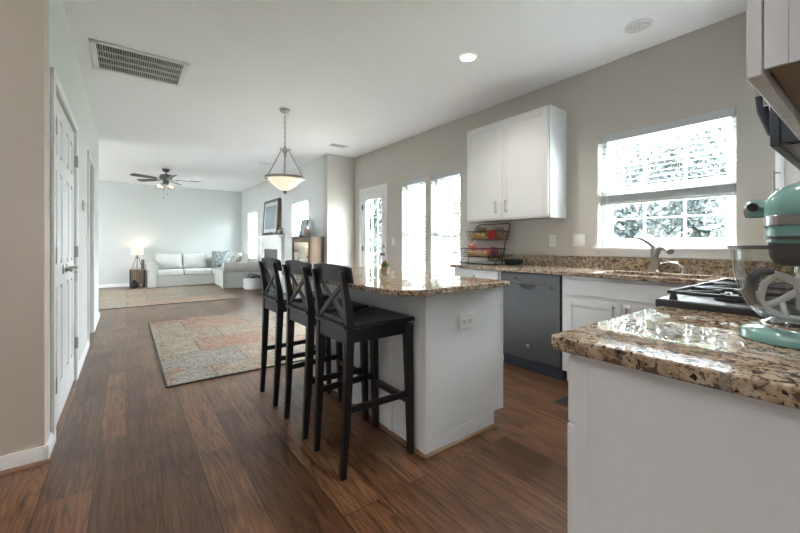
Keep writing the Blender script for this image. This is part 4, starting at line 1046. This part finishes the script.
# glass bowl
prof = [(.042, .957), (.050, .9575), (.066, .966), (.086, .990), (.102, 1.025), (.110, 1.065), (.1125, 1.112), (.1155, 1.118), (.1155, 1.122), (.109, 1.122), (.1085, 1.112), (.106, 1.066), (.098, 1.027), (.082, .994), (.063, .971), (.044, .963), (0, .962)]
bw = MB().lathe((mx, my, 0), prof, 48, cap=False).build('bowl', M['bowlglass'], mi, smooth=60)
MB().lathe((mx, my, 0), [(.1105, 1.117), (.1175, 1.117), (.1175, 1.1245), (.1105, 1.1245), (.1105, 1.117)], 48, cap=False).build('rim', M['steel'], bw)
MB().lathe((mx, my, .944), [(.062, 0), (.062, .008), (.052, .014), (.046, .018)], 32).build('bowl_foot', M['chrome'], bw)
b = MB().tube([(mx + .10, my + .02, 1.10), (mx + .145, my + .03, 1.09), (mx + .155, my + .03, 1.05), (mx + .13, my + .025, 1.01), (mx + .085, my + .018, .99)], .009, 10)
b.build('bowl_handle', M['bowlglass'], bw)

# floor register
fr = thing('floor_register', 'dark metal floor register beside the dishwasher toe kick', 'vent', (2.53, 1.39, 0))
b = MB().box(2.44, 2.74, 1.335, 1.345, .0, .006).box(2.44, 2.74, 1.425, 1.435, 0, .006).box(2.44, 2.45, 1.335, 1.435, 0, .006).box(2.73, 2.74, 1.335, 1.435, 0, .006)
for k in range(18): b.box(2.455 + k * .0155, 2.461 + k * .0155, 1.345, 1.425, 0, .004)
b.build('grille', M['bronze'], fr); box(2.45, 2.73, 1.345, 1.425, .0003, .001).build('duct', M['dark'], fr)

# ================================================================== CEILING
def return_grille(x0, x1, y0, y1):
    t = thing('ceiling_vent', 'large white return air grille in the ceiling at upper left', 'vent', ((x0 + x1) / 2, (y0 + y1) / 2, H))
    box(x0 + .03, x1 - .03, y0 + .03, y1 - .03, H - .002, H - .0005).build('duct', M['slot'], t)
    z0, z1 = H - .014, H - .001; f = .042
    MB().box(x0, x1, y0, y0 + f, z0, z1).box(x0, x1, y1 - f, y1, z0, z1).box(x0, x0 + f, y0, y1, z0, z1).box(x1 - f, x1, y0, y1, z0, z1).build('frame', M['trim'], t, bevel=.004)
    b = MB(); n = 38
    for k in range(n):
        xx = x0 + f + (x1 - x0 - 2 * f) * (k + .5) / n
        b.prism([(xx - .0045, z1 - .001), (xx - .0025, z1 - .001), (xx + .0035, z0 + .002), (xx + .0012, z0 + .002)], 'y', y0 + f, y1 - f)
    for k in (1, 2, 3): yy = y0 + f + (y1 - y0 - 2 * f) * k / 4; b.box(x0 + f, x1 - f, yy - .008, yy + .008, z0 + .001, z1)
    b.build('louvres', mat('grey_white_louvre', (.62, .61, .59), .5), t)
return_grille(-.236, .456, 3.752, 4.350)

def can(x, y, label, r=.082, watts=9, warm=(1.0, .92, .84)):
    t = thing('recessed_light', label, 'ceiling light', (x, y, H), group=None)
    MB().lathe((x, y, 0), [(r, H - .001), (r, H - .006), (r * .78, H - .010), (r * .72, H - .004)], 36, cap=False).build('trim_ring', M['trim'], t)
    MB().lathe((x, y, 0), [(0, H - .0045), (r * .74, H - .0045)], 32, cap=False).build('lens', M['disc'], t)
    l = bpy.data.lights.new('recessed_lamp', 'SPOT'); l.energy = watts; l.color = warm; l.spot_size = R(140); l.spot_blend = .8; l.shadow_soft_size = .06
    o = bpy.data.objects.new('recessed_lamp', l); COL.objects.link(o); o.location = (x, y, H - .03)
can(2.364, 2.179, 'lit recessed ceiling light over the kitchen', watts=5)
can(1.2, .9, 'recessed ceiling light above the foreground worktop', watts=5)
for (x, y, n) in ((-2.4, 1.0, 'left of the camera'), (-.9, -2.4, 'far behind the camera at the left'), (1.2, -2.6, 'far behind the camera at the right')): can(x, y, 'added unseen ceiling fill light ' + n, watts=7)  # three ceiling lights added out of view as warm fill

t = thing('ceiling_speaker', 'round white perforated speaker in the kitchen ceiling', 'speaker', (3.036, 1.114, H))
MB().lathe((3.036, 1.114, 0), [(.092, H - .001), (.092, H - .006), (.080, H - .009), (.078, H - .006)], 36, cap=False).build('ring', M['trim'], t)
sp = mat('perforated_white_grille', (.66, .66, .66), .6)
_nt = sp.node_tree; _v = _nt.nodes.new('ShaderNodeTexVoronoi'); _v.inputs['Scale'].default_value = 90
_t = _nt.nodes.new('ShaderNodeTexCoord'); _nt.links.new(_t.outputs['Object'], _v.inputs['Vector']); _r = ramp(_nt, [(.25, (.25, .25, .25)), (.4, (.74, .74, .74))]); _nt.links.new(_v.outputs['Distance'], _r.inputs[0]); _nt.links.new(_r.outputs[0], _nt.nodes['Principled BSDF'].inputs['Base Color'])
MB().lathe((3.036, 1.114, 0), [(0, H - .008), (.079, H - .0065)], 36, cap=False).build('grille', sp, t)

def register(x, y, w, d, label):
    t = thing('ceiling_vent', label, 'vent', (x, y, H)); z0, z1 = H - .010, H - .001
    box(x - w / 2 + .01, x + w / 2 - .01, y - d / 2 + .01, y + d / 2 - .01, H - .002, H - .0005).build('duct', M['slot'], t)
    MB().box(x - w / 2, x + w / 2, y - d / 2, y - d / 2 + .02, z0, z1).box(x - w / 2, x + w / 2, y + d / 2 - .02, y + d / 2, z0, z1).box(x - w / 2, x - w / 2 + .02, y - d / 2, y + d / 2, z0, z1).box(x + w / 2 - .02, x + w / 2, y - d / 2, y + d / 2, z0, z1).build('frame', M['trim'], t, bevel=.003)
    b = MB()
    for k in range(6): yy = y - d / 2 + .025 + (d - .05) * k / 5; b.box(x - w / 2 + .02, x + w / 2 - .02, yy - .003, yy + .003, z0, z1)
    b.build('louvres', M['trim'], t)
register(2.80, 5.42, .30, .15, 'small ceiling vent near the nook corner')
register(2.25, 7.48, .30, .15, 'small ceiling vent over the living room behind the pendant')

def fill_uplight(x, y, label, watts):  # uplighter added out of view to brighten the ceiling
    t = thing('fill_uplighter', label, 'lamp', (x, y, 0))
    MB().lathe((x, y, 0), [(0, 0), (.14, 0), (.14, .015), (.02, .03), (0, .03)], 28).build('base', M['bronze'], t)
    MB().cyl((x, y, .02), (x, y, 1.72), .012, n=12).build('pole', M['bronze'], t)
    MB().lathe((x, y, 0), [(.02, 1.70), (.10, 1.74), (.17, 1.82), (.165, 1.82), (.095, 1.75), (0, 1.725)], 32, cap=False).build('bowl', M['trim'], t)
    l = bpy.data.lights.new('fill_uplight_lamp', 'SPOT'); l.energy = watts; l.color = (1.0, .98, .96); l.spot_size = R(150); l.spot_blend = 1.0; l.shadow_soft_size = .12
    o = bpy.data.objects.new('fill_uplight_lamp', l); COL.objects.link(o); o.location = (x, y, 1.80); o.rotation_euler = (PI, 0, 0)
fill_uplight(-1.25, .9, 'added fill uplighter left of the camera, out of view', 17)
fill_uplight(2.9, -2.0, 'added fill uplighter behind the range wall, out of view', 20)

# pendant lamp
px, py = 1.535, 4.364
t = thing('pendant_lamp', 'lit frosted bowl pendant hanging over the dining rug', 'pendant', (px, py, H))
MB().lathe((px, py, 0), [(.062, H - .001), (.064, H - .012), (.045, H - .030), (.012, H - .040), (0, H - .042)], 28).build('canopy', M['nickel'], t)
b = MB(); z = H - .045; k = 0
while z > 2.31:
    pts = [((px + (.010 * math.cos(a) if k % 2 else 0)), (py + (0 if k % 2 else .010 * math.cos(a))), z - .017 + .019 * math.sin(a)) for a in [2 * PI * i / 10 for i in range(10)]]
    b.tube(pts, .0028, 6, True); z -= .030; k += 1
b.build('chain', M['nickel'], t)
MB().tube([(px, py, H - .04), (px, py, 2.30)], .003, 6).build('cord', M['nickel'], t)
MB().lathe((px, py, 0), [(0, 2.315), (.010, 2.31), (.014, 2.29), (.030, 2.275), (.034, 2.25), (.022, 2.225), (.014, 2.20), (.018, 2.18), (.008, 2.165), (0, 2.16)], 20).build('hub', M['nickel'], t)
for a in (R(75), R(195), R(315)):
    MB().tube([(px + .02 * math.cos(a), py + .02 * math.sin(a), 2.235), (px + .05 * math.cos(a), py + .05 * math.sin(a), 2.25), (px + .075 * math.cos(a), py + .075 * math.sin(a), 2.20), (px + .226 * math.cos(a), py + .226 * math.sin(a), 1.928)], .0055, 8).build('arm', M['nickel'], t)
    MB().ball((px + .055 * math.cos(a), py + .055 * math.sin(a), 2.262), .013, n=10, m=8).build('finial', M['nickel'], t)
MB().tube([(px, py, 2.17), (px, py, 1.88)], .006, 8).build('stem', M['nickel'], t)
MB().lathe((px, py, 0), [(.200, 1.906), (.230, 1.904), (.238, 1.914), (.234, 1.932), (.200, 1.932), (.200, 1.906)], 44, cap=False).build('ring', M['nickel'], t)
MB().lathe((px, py, 0), [(.206, 1.906), (.165, 1.862), (.110, 1.812), (.060, 1.780), (.025, 1.768), (0, 1.765), (0, 1.769), (.024, 1.772), (.058, 1.787), (.107, 1.823), (.160, 1.866), (.200, 1.908)], 44, cap=False).build('bowl_shade', M['bowlshade'], t)
MB().lathe((px, py, 0), [(0, 1.728), (.010, 1.732), (.016, 1.744), (.026, 1.758), (.020, 1.768), (0, 1.772)], 18).build('bottom_finial', M['bronze'], t)
for a in (R(15), R(135), R(255)):
    MB().ball((px + .06 * math.cos(a), py + .06 * math.sin(a), 1.875), .022, .024, .032, 12, 8).build('bulb', M['bulb'], t)

# ceiling fan
fx0, fy0 = .690, 9.35
t = thing('ceiling_fan', 'dark pewter ceiling fan with light kit in the living room', 'ceiling fan', (fx0, fy0, H))
L_ = lambda prof, nm, m, n=28: MB().lathe((fx0, fy0, 0), prof, n).build(nm, m, t)
L_([(.070, H - .001), (.072, H - .03), (.045, H - .065), (.018, H - .075)], 'canopy', M['bronze'])
L_([(.013, H - .07), (.013, 2.60)], 'downrod', M['bronze'], 12)
L_([(.03, 2.635), (.095, 2.62), (.125, 2.585), (.125, 2.545), (.095, 2.515), (.06, 2.505), (0, 2.503)], 'motor_housing', M['bronze'])
L_([(.045, 2.505), (.055, 2.48), (.070, 2.455), (.060, 2.425), (.03, 2.41), (0, 2.408)], 'switch_housing', M['bronze'])
for k in range(5):
    a = R(-10) + k * 2 * PI / 5; T = Matrix.Translation((fx0, fy0, 2.515)) @ Matrix.Rotation(a, 4, 'Z')
    b = MB(); b.T = T @ Matrix.Rotation(R(0), 4, 'X'); b.box(.07, .20, -.02, .02, -.010, .000).tube([(.19, -.03, -.006), (.23, -.035, -.006)], .007, 6).tube([(.19, .03, -.006), (.23, .035, -.006)], .007, 6).box(.18, .20, -.036, .036, -.011, -.001)
    br_ = b.build('blade_bracket', M['bronze'], t)
    b = MB(); b.T = T @ Matrix.Rotation(R(13), 4, 'X')
    pts = [(.20, -.048), (.34, -.060), (.62, -.068), (.665, -.060), (.685, -.03), (.69, 0), (.685, .03), (.665, .060), (.62, .068), (.34, .060), (.20, .048)]
    b.prism(pts, 'z', -.004, .004); b.build('blade', M['blade'], br_, bevel=.002)
for k in range(4):
    a = R(30) + k * PI / 2; u = Vector((math.cos(a), math.sin(a), 0)); p = Vector((fx0, fy0, 2.425))
    b = MB().tube([p + u * .04, p + u * .085 + Vector((0, 0, .004)), p + u * .115 + Vector((0, 0, -.02))], .009, 8)
    ar = b.build('lamp_arm', M['bronze'], t)
    b = MB(); q = p + u * .115 + Vector((0, 0, -.02)); d_ = (u * .55 + Vector((0, 0, -1))).normalized(); b.T = Matrix.Translation(q) @ d_.to_track_quat('Z', 'Y').to_matrix().to_4x4()
    b.lathe((0, 0, 0), [(.020, -.01), (.026, .01), (.045, .045), (.062, .085), (.058, .085), (.040, .045), (.022, .012)], 18, cap=False)
    b.build('glass_shade', glassmat('frosted_fan_shade', (.80, .78, .74), .5, .3) if k == 0 else bpy.data.materials['frosted_fan_shade'], ar)
    MB().ball(tuple(q + d_ * .05), .024, n=10, m=8).build('bulb', M['bulb'], ar)
for a, zz in ((R(200), 2.12), (R(320), 2.20)):
    x_, y_ = fx0 + .04 * math.cos(a), fy0 + .04 * math.sin(a)
    MB().tube([(x_, y_, 2.43), (x_, y_, zz)], .0018, 5).ball((x_, y_, zz - .012), .010, .010, .016, 8, 6).build('pull_chain', M['bronze'], t)

# ================================================================== RUGS
def rug(label, x0, x1, y0, y1, m):
    t = thing('patchwork_rug', label, 'rug', ((x0 + x1) / 2, (y0 + y1) / 2, 0), group='patchwork rugs')
    box(x0 + .012, x1 - .012, y0 + .012, y1 - .012, .0005, .012).build('pile', m, t, bevel=.003)
    MB().box(x0, x1, y0, y0 + .014, 0, .011).box(x0, x1, y1 - .014, y1, 0, .011).box(x0, x0 + .014, y0, y1, 0, .011).box(x1 - .014, x1, y0, y1, 0, .011).build('binding', M['rugedge'], t)
rug('faded red and cream patchwork rug between the hall and bar stools', .250, 2.28, 3.385, 6.29, M['rug1'])
rug('faded beige patchwork rug in front of the sectional sofa', -1.55, 1.90, 8.06, 11.10, M['rug2'])

# ================================================================== LIVING ROOM
# sectional sofa
sf = thing('sectional_sofa', 'off white slipcovered corner sofa along the far living room wall', 'sofa', (1.6, 11.3, 0))
Y0, Y1 = 11.22, 12.06                       # front and back of the long side
RX0, RX1, RY0 = 1.97, 2.86, 9.88             # return section
MB().box(.55, RX1, Y0, Y1, .015, .30).box(RX0, RX1, RY0 + .06, Y0 + .02, .015, .30).build('base', M['sofa'], sf, bevel=.02, seg=3)
MB().box(.55, RX1, Y1 - .20, Y1, .29, .74).build('back', M['sofa'], sf, bevel=.07, seg=5)
MB().box(RX1 - .20, RX1, RY0 + .06, Y1 - .02, .29, .74).build('back', M['sofa'], sf, bevel=.07, seg=5)
def armprof(c0, out, n=16):
    pts = [(c0 - out * .10, .012), (c0 + out * .085, .012), (c0 + out * .080, .40)]
    for k in range(n + 1):
        a = -PI * .42 + (PI * 1.50) * k / n
        pts.append((c0 + out * (.0 - .005 + .125 * math.cos(a)) * 1.0, .535 + .125 * math.sin(a)))
    pts.append((c0 - out * .105, .45)); return pts
MB().prism(armprof(.53, -1), 'y', Y0 - .03, Y1 - .01).build('arm', M['sofa'], sf, bevel=.018, seg=3, smooth=50)
MB().prism(armprof(RY0 + .12, -1), 'x', RX0 - .04, RX1 - .01).build('arm', M['sofa'], sf, bevel=.018, seg=3, smooth=50)
box(RX0 - .044, RX0 - .03, RY0 + .02, RY0 + .21, .02, .42).build('arm_panel', M['sofa'], sf, bevel=.01)
for (a, c_) in ((.625, 1.243), (1.249, 1.90)):
    box(a, c_, Y0 - .035, Y1 - .20, .295, .445).build('seat_cushion', M['sofacush'], sf, bevel=.045, seg=5)
box(RX0 - .03, RX1 - .20, RY0 + .23, Y0 - .04, .295, .445).build('seat_cushion', M['sofacush'], sf, bevel=.045, seg=5)
box(1.905, RX1 - .20, Y0 - .035, Y1 - .20, .295, .445).build('seat_cushion', M['sofacush'], sf, bevel=.045, seg=5)
def cushion(name, x, y, z, w, h, t_, rz, tilt, m, parent=None):
    b = MB(); b.T = Matrix.Translation((x, y, z)) @ Matrix.Rotation(rz, 4, 'Z') @ Matrix.Rotation(tilt, 4, 'X'); b.pillow(w, h, t_)
    return b.build(name, m, parent, smooth=80)
cushion('back_cushion', .94, 11.73, .645, .64, .44, .24, 0, R(-12), M['sofacush'], sf)
cushion('back_cushion', 1.56, 11.73, .645, .62, .44, .24, 0, R(-12), M['sofacush'], sf)
o = cushion('throw_pillow', 2.20, 11.50, .690, .50, .50, .24, R(-10), R(-16), M['pillowpat']); tag(o, 'grey floral throw pillow in the corner of the sofa', 'pillow')
o = cushion('throw_pillow', 2.50, 10.86, .665, .48, .42, .18, R(84), R(14), M['pillowlight']); tag(o, 'cream throw pillow right of the floral one on the sofa', 'pillow')
o = cushion('throw_pillow', 2.52, 10.36, .660, .46, .40, .17, R(92), R(14), M['pillowlight']); tag(o, 'cream throw pillow in the middle of the sofa return', 'pillow')
o = cushion('throw_pillow', 2.28, 10.42, .635, .40, .36, .15, R(96), R(20), M['pillowgrey']); tag(o, 'pale grey round pillow nearest the sofa arm', 'pillow')

# crate side table, lamp, speaker, things on the floor
ct = thing('side_table', 'slatted pine crate side table left of the sofa', 'table', (.28, 11.78, 0))
b = MB()
for k in range(5): b.box(.075, .395, 11.59 + k * .079, 11.66 + k * .079, .455, .474)
b.build('table_top', M['cratewood'], ct, bevel=.002); box(.099, .371, 11.614, 11.951, .10, .115).build('shelf', M['cratewood'], ct, bevel=.002)
b = MB()
for k in range(5): b.box(.105 + k * .052, .145 + k * .052, 11.965, 11.977, .115, .455)
for xx in (.078, .380):
    for k in range(4): b.box(xx, xx + .012, 11.64 + k * .085, 11.70 + k * .085, .115, .455)
b.build('slats', M['cratewood'], ct, bevel=.002)
for x_ in (.085, .385):
    for y_ in (11.60, 11.965): box(x_ - .014, x_ + .014, y_ - .014, y_ + .014, 0, .455).build('leg', M['darkwood'], ct, bevel=.002)
lx, ly = .235, 11.83
lp = thing('table_lamp', 'lit tripod table lamp with drum shade on the crate table', 'lamp', (lx, ly, .474))
for a in (R(195), R(345), R(90)):
    MB().tube([(lx + .022 * math.cos(a), ly + .022 * math.sin(a), .79), (lx + .115 * math.cos(a), ly + .115 * math.sin(a), .475)], [.009, .007], 8).build('leg', M['darkwood'], lp)
MB().tube([(lx, ly, .74), (lx, ly, .90)], .012, 10).tube([(lx, ly, .76), (lx, ly, .80)], .028, 12).build('stem', M['bronze'], lp)
MB().lathe((lx, ly, 0), [(.132, .842), (.125, 1.02), (.122, 1.02), (.129, .842), (.132, .842)], 32, cap=False).build('lamp_shade', M['shade'], lp)
MB().ball((lx, ly, .93), .030, n=12, m=8).build('bulb', emat('dim_lit_bulb', (1.0, .8, .52), .25), lp)
pl = bpy.data.lights.new('table_lamp_glow', 'POINT'); pl.energy = .38; pl.color = (1, .76, .5); pl.shadow_soft_size = .05
o = bpy.data.objects.new('table_lamp_glow', pl); COL.objects.link(o); o.location = (lx, ly, 1.0)
sp_ = thing('cylinder_speaker', 'dark grey cylindrical speaker beside the table lamp', 'speaker', (.368, 11.72, .474))
MB().lathe((.350, 11.665, .474), [(.034, 0), (.036, .006), (.036, .235), (.032, .245), (0, .246)], 24).build('housing', M['slate'], sp_, smooth=40); MB().lathe((.350, 11.665, .720), [(.026, 0), (.024, .004), (0, .004)], 20).build('top', M['dark'], sp_)
vz = thing('floor_vase', 'round black vase on the floor before the crate table', 'vase', (.165, 11.47, 0))
MB().lathe((.165, 11.47, 0), [(.05, 0), (.085, .03), (.10, .085), (.085, .135), (.04, .165), (.035, .19), (.045, .20), (.03, .19), (.03, .165)], 24).build('body', M['dark'], vz, smooth=50)
vz = thing('candle_lantern', 'small dark lantern on the floor beside the black vase', 'lantern', (.31, 11.46, 0))
b = MB().box(.265, .355, 11.415, 11.505, 0, .012).box(.265, .355, 11.415, 11.505, .13, .142)
for x_ in (.27, .35):
    for y_ in (11.42, 11.50): b.box(x_ - .005, x_ + .005, y_ - .005, y_ + .005, .01, .13)
b.build('frame', M['bronze'], vz, bevel=.002); MB().cyl((.31, 11.46, .012), (.31, 11.46, .08), .028, n=14).build('candle', M['pillowlight'], vz)

# rope basket with blankets
bk = thing('rope_basket', 'white rope basket beside the sofa return', 'basket', (2.53, 9.50, 0))
bx_, by_ = 2.53, 9.46
b = MB(); prof = [(0, .004), (.17, .004), (.215, .03)]
for k in range(9): prof += [(.222 + .006 * (k % 2), .04 + k * .026)]
prof += [(.220, .29), (.210, .29), (.206, .06), (0, .02)]
b.lathe((bx_, by_, 0), prof, 30, cap=False).build('body', M['basketrope'], bk, smooth=60)
for s in (-1, 1): MB().tube([(bx_ + .07 * math.cos(R(250) + u) * 0 + s * .222, by_ - .06 + .12 * k / 6, .25 + .05 * math.sin(PI * k / 6)) for k, u in enumerate([0] * 7)], .010, 8).build('handle', M['basketrope'], bk)
bl = MB()
for k in range(7): a = k * .9; bl.ball((bx_ + .10 * math.cos(a), by_ + .10 * math.sin(a), .295 + .02 * (k % 3)), .085, .085, .055, 12, 8)
o = bl.build('knit_blanket', M['blanket'], smooth=60); tag(o, 'dark grey patterned blanket bundled in the rope basket', 'blanket')

# fireplace
fp = thing('fireplace', 'white fireplace with mantel shelf on the living room right wall', 'fireplace', (2.83, 9.05, 0))
xf = 2.835
MB().box(xf, XL, 8.27, 8.58, .0, 1.24).box(xf, XL, 9.60, 9.88, 0, 1.24).box(xf, XL, 8.58, 9.60, 1.0, 1.24).build('surround', M['trim'], fp, bevel=.004)
MB().box(xf - .015, xf - .0005, 8.27, 8.40, 0, 1.17).box(xf - .015, xf - .0005, 9.75, 9.88, 0, 1.17).box(xf - .022, xf - .0005, 8.25, 9.90, 1.18, 1.25).box(xf - .010, xf - .0005, 8.45, 9.70, 1.05, 1.15).build('pilasters', M['trim'], fp, bevel=.004)
MB().box(xf - .05, XL, 8.23, 9.92, 1.25, 1.29).box(xf - .105, XL, 8.19, 9.96, 1.29, 1.335).build('mantel_shelf', M['trim'], fp, bevel=.006)
MB().box(xf + .005, xf + .02, 8.58, 8.68, 0, 1.0).box(xf + .005, xf + .02, 9.50, 9.60, 0, 1.0).box(xf + .005, xf + .02, 8.68, 9.50, .86, 1.0).build('slate_facing', M['slate'], fp)
MB().box(xf + .03, XL - .002, 8.68, 9.50, .02, .86).build('firebox', M['slate'], fp)
MB().box(xf - .30, xf - .02, 8.40, 9.20, 0, .02).build('hearth', M['slate'], fp, bevel=.003)

# leaning framed picture on the mantel
pf = thing('framed_picture', 'large brown framed pale picture leaning on the mantel', 'picture', (2.80, 8.99, 1.336))
T = Matrix.Translation((2.765, 8.99, 1.3385)) @ Matrix.Rotation(R(3.6), 4, 'Y')
def tb(): b = MB(); b.T = T; return b
hy, hh, t_ = .55, .86, .055
tb().box(0, t_, -hy, -hy + .065, 0, hh).box(0, t_, hy - .065, hy, 0, hh).box(0, t_, -hy + .065, hy - .065, 0, .065).box(0, t_, -hy + .065, hy - .065, hh - .065, hh).build('frame', M['frame'], pf, bevel=.004)
tb().box(.012, .02, -hy + .06, hy - .06, .06, hh - .06).build('mat', M['mat'], pf)
tb().box(.010, .012, -hy + .15, hy - .15, .15, hh - .15).build('print', M['print'], pf)
tb().box(.021, t_ - .002, -hy + .07, hy - .07, .07, hh - .07).build('backing', M['dark'], pf)
ga = thing('scroll_ornament', 'dark scrolled metal ornament before the leaning picture', 'ornament', (2.748, 8.95, 1.335))
b = MB(); yc = 8.95
for s in (-1, 1):
    b.tube([(2.750, yc + s * (.02 + .20 * k / 12), 1.342 + .060 * math.sin(PI * k / 12) + .004) for k in range(13)], .007, 6)
    b.tube([(2.750, yc + s * (.22 + .035 * math.cos(a)), 1.372 + .028 * math.sin(a)) for a in [k * .6 for k in range(11)]], .006, 6)
b.tube([(2.750, yc - .25, 1.342), (2.750, yc + .25, 1.342)], .006, 6); b.build('scrollwork', M['bronze'], ga)
lx2, ly2, lz2 = 2.80, 8.30, 1.336
ln = thing('glass_lantern', 'small lantern with pale globe at the near end of the mantel', 'lantern', (lx2, ly2, lz2))
b = MB()
for k in range(6):
    a = k * PI / 3; b.tube([(lx2 + .062 * math.cos(a), ly2 + .062 * math.sin(a), lz2 + .005), (lx2 + .062 * math.cos(a), ly2 + .062 * math.sin(a), lz2 + .13), (lx2, ly2, lz2 + .21)], .005, 6)
b.lathe((lx2, ly2, lz2), [(0, 0), (.07, 0), (.07, .012), (0, .013)], 24).lathe((lx2, ly2, lz2 + .2), [(.012, 0), (.018, .012), (0, .025)], 12).build('frame', M['bronze'], ln)
MB().ball((lx2, ly2, lz2 + .075), .054, n=18, m=12).build('globe', M['pillowlight'], ln)

# walnut cabinet by the nook corner
tv = thing('media_cabinet', 'walnut cabinet with glazed front beside the nook wall corner', 'cabinet', (2.74, 6.62, 0), rz=R(.65))
xa, xb_, ya, yb, zt = 2.605, 2.858, 6.125, 7.02, 1.262
MB().box(xa + .015, xb_, ya, ya + .022, .06, zt - .02).box(xa + .015, xb_, yb - .022, yb, .06, zt - .02).box(xb_ - .012, xb_, ya, yb, .06, zt - .02).box(xa + .015, xb_, ya, yb, .06, .085).box(xa + .02, xb_, ya, yb, .60, .62).build('carcass', M['tvwood'], tv, bevel=.003)
box(xa - .015, xb_ + .005, ya - .015, yb + .015, zt - .022, zt).build('top', M['tvwooddark'], tv, bevel=.004)
for x_ in (xa + .03, xb_ - .03):
    for y_ in (ya + .04, yb - .04): MB().cyl((x_, y_, 0), (x_, y_, .06), .014, .02, 12).build('foot', M['tvwooddark'], tv)
d = MB().box(xa - .004, xa + .015, ya + .004, ya + .075, .075, zt - .03).box(xa - .004, xa + .015, yb - .075, yb - .004, .075, zt - .03).box(xa - .004, xa + .015, ya + .075, yb - .075, .075, .15).box(xa - .004, xa + .015, ya + .075, yb - .075, zt - .10, zt - .03).build('door', M['tvwooddark'], tv, bevel=.003)
box(xa + .002, xa + .008, ya + .07, yb - .07, .145, zt - .095).build('reflective_panel', M['mirror'], d, label='mirror like glass panel')
MB().box(xa - .010, xa - .004, ya + .068, ya + .080, .145, zt - .095).box(xa - .010, xa - .004, yb - .080, yb - .068, .145, zt - .095).box(xa - .010, xa - .004, ya + .07, yb - .07, zt - .107, zt - .095).build('bead', M['tvwood'], d)
fr_ = thing('photo_frame', 'small dark photo frame standing on the walnut cabinet', 'picture', (2.76, 6.72, zt))
T = Matrix.Translation((2.72, 6.78, zt + .001)) @ Matrix.Rotation(R(8), 4, 'Y')
tb().box(0, .014, -.17, -.14, 0, .34).box(0, .014, .14, .17, 0, .34).box(0, .014, -.17, .17, 0, .03).box(0, .014, -.17, .17, .31, .34).build('frame', M['dark'], fr_)
tb().box(.004, .012, -.145, .145, .025, .315).build('photo', M['print'], fr_)
va = thing('ceramic_jar', 'pinkish ceramic jar beside the dark photo frame', 'jar', (2.70, 6.62, zt))
MB().lathe((2.69, 6.52, zt), [(.035, 0), (.055, .02), (.062, .08), (.050, .13), (.030, .15), (.033, .17), (.026, .17), (.022, .15), (.03, .13)], 24).build('body', M['terracotta'], va, smooth=50)
MB().lathe((2.69, 6.52, zt), [(0, .165), (.034, .168), (.030, .182), (.008, .19), (.01, .20), (0, .205)], 20).build('lid', M['terracotta'], va, smooth=50)
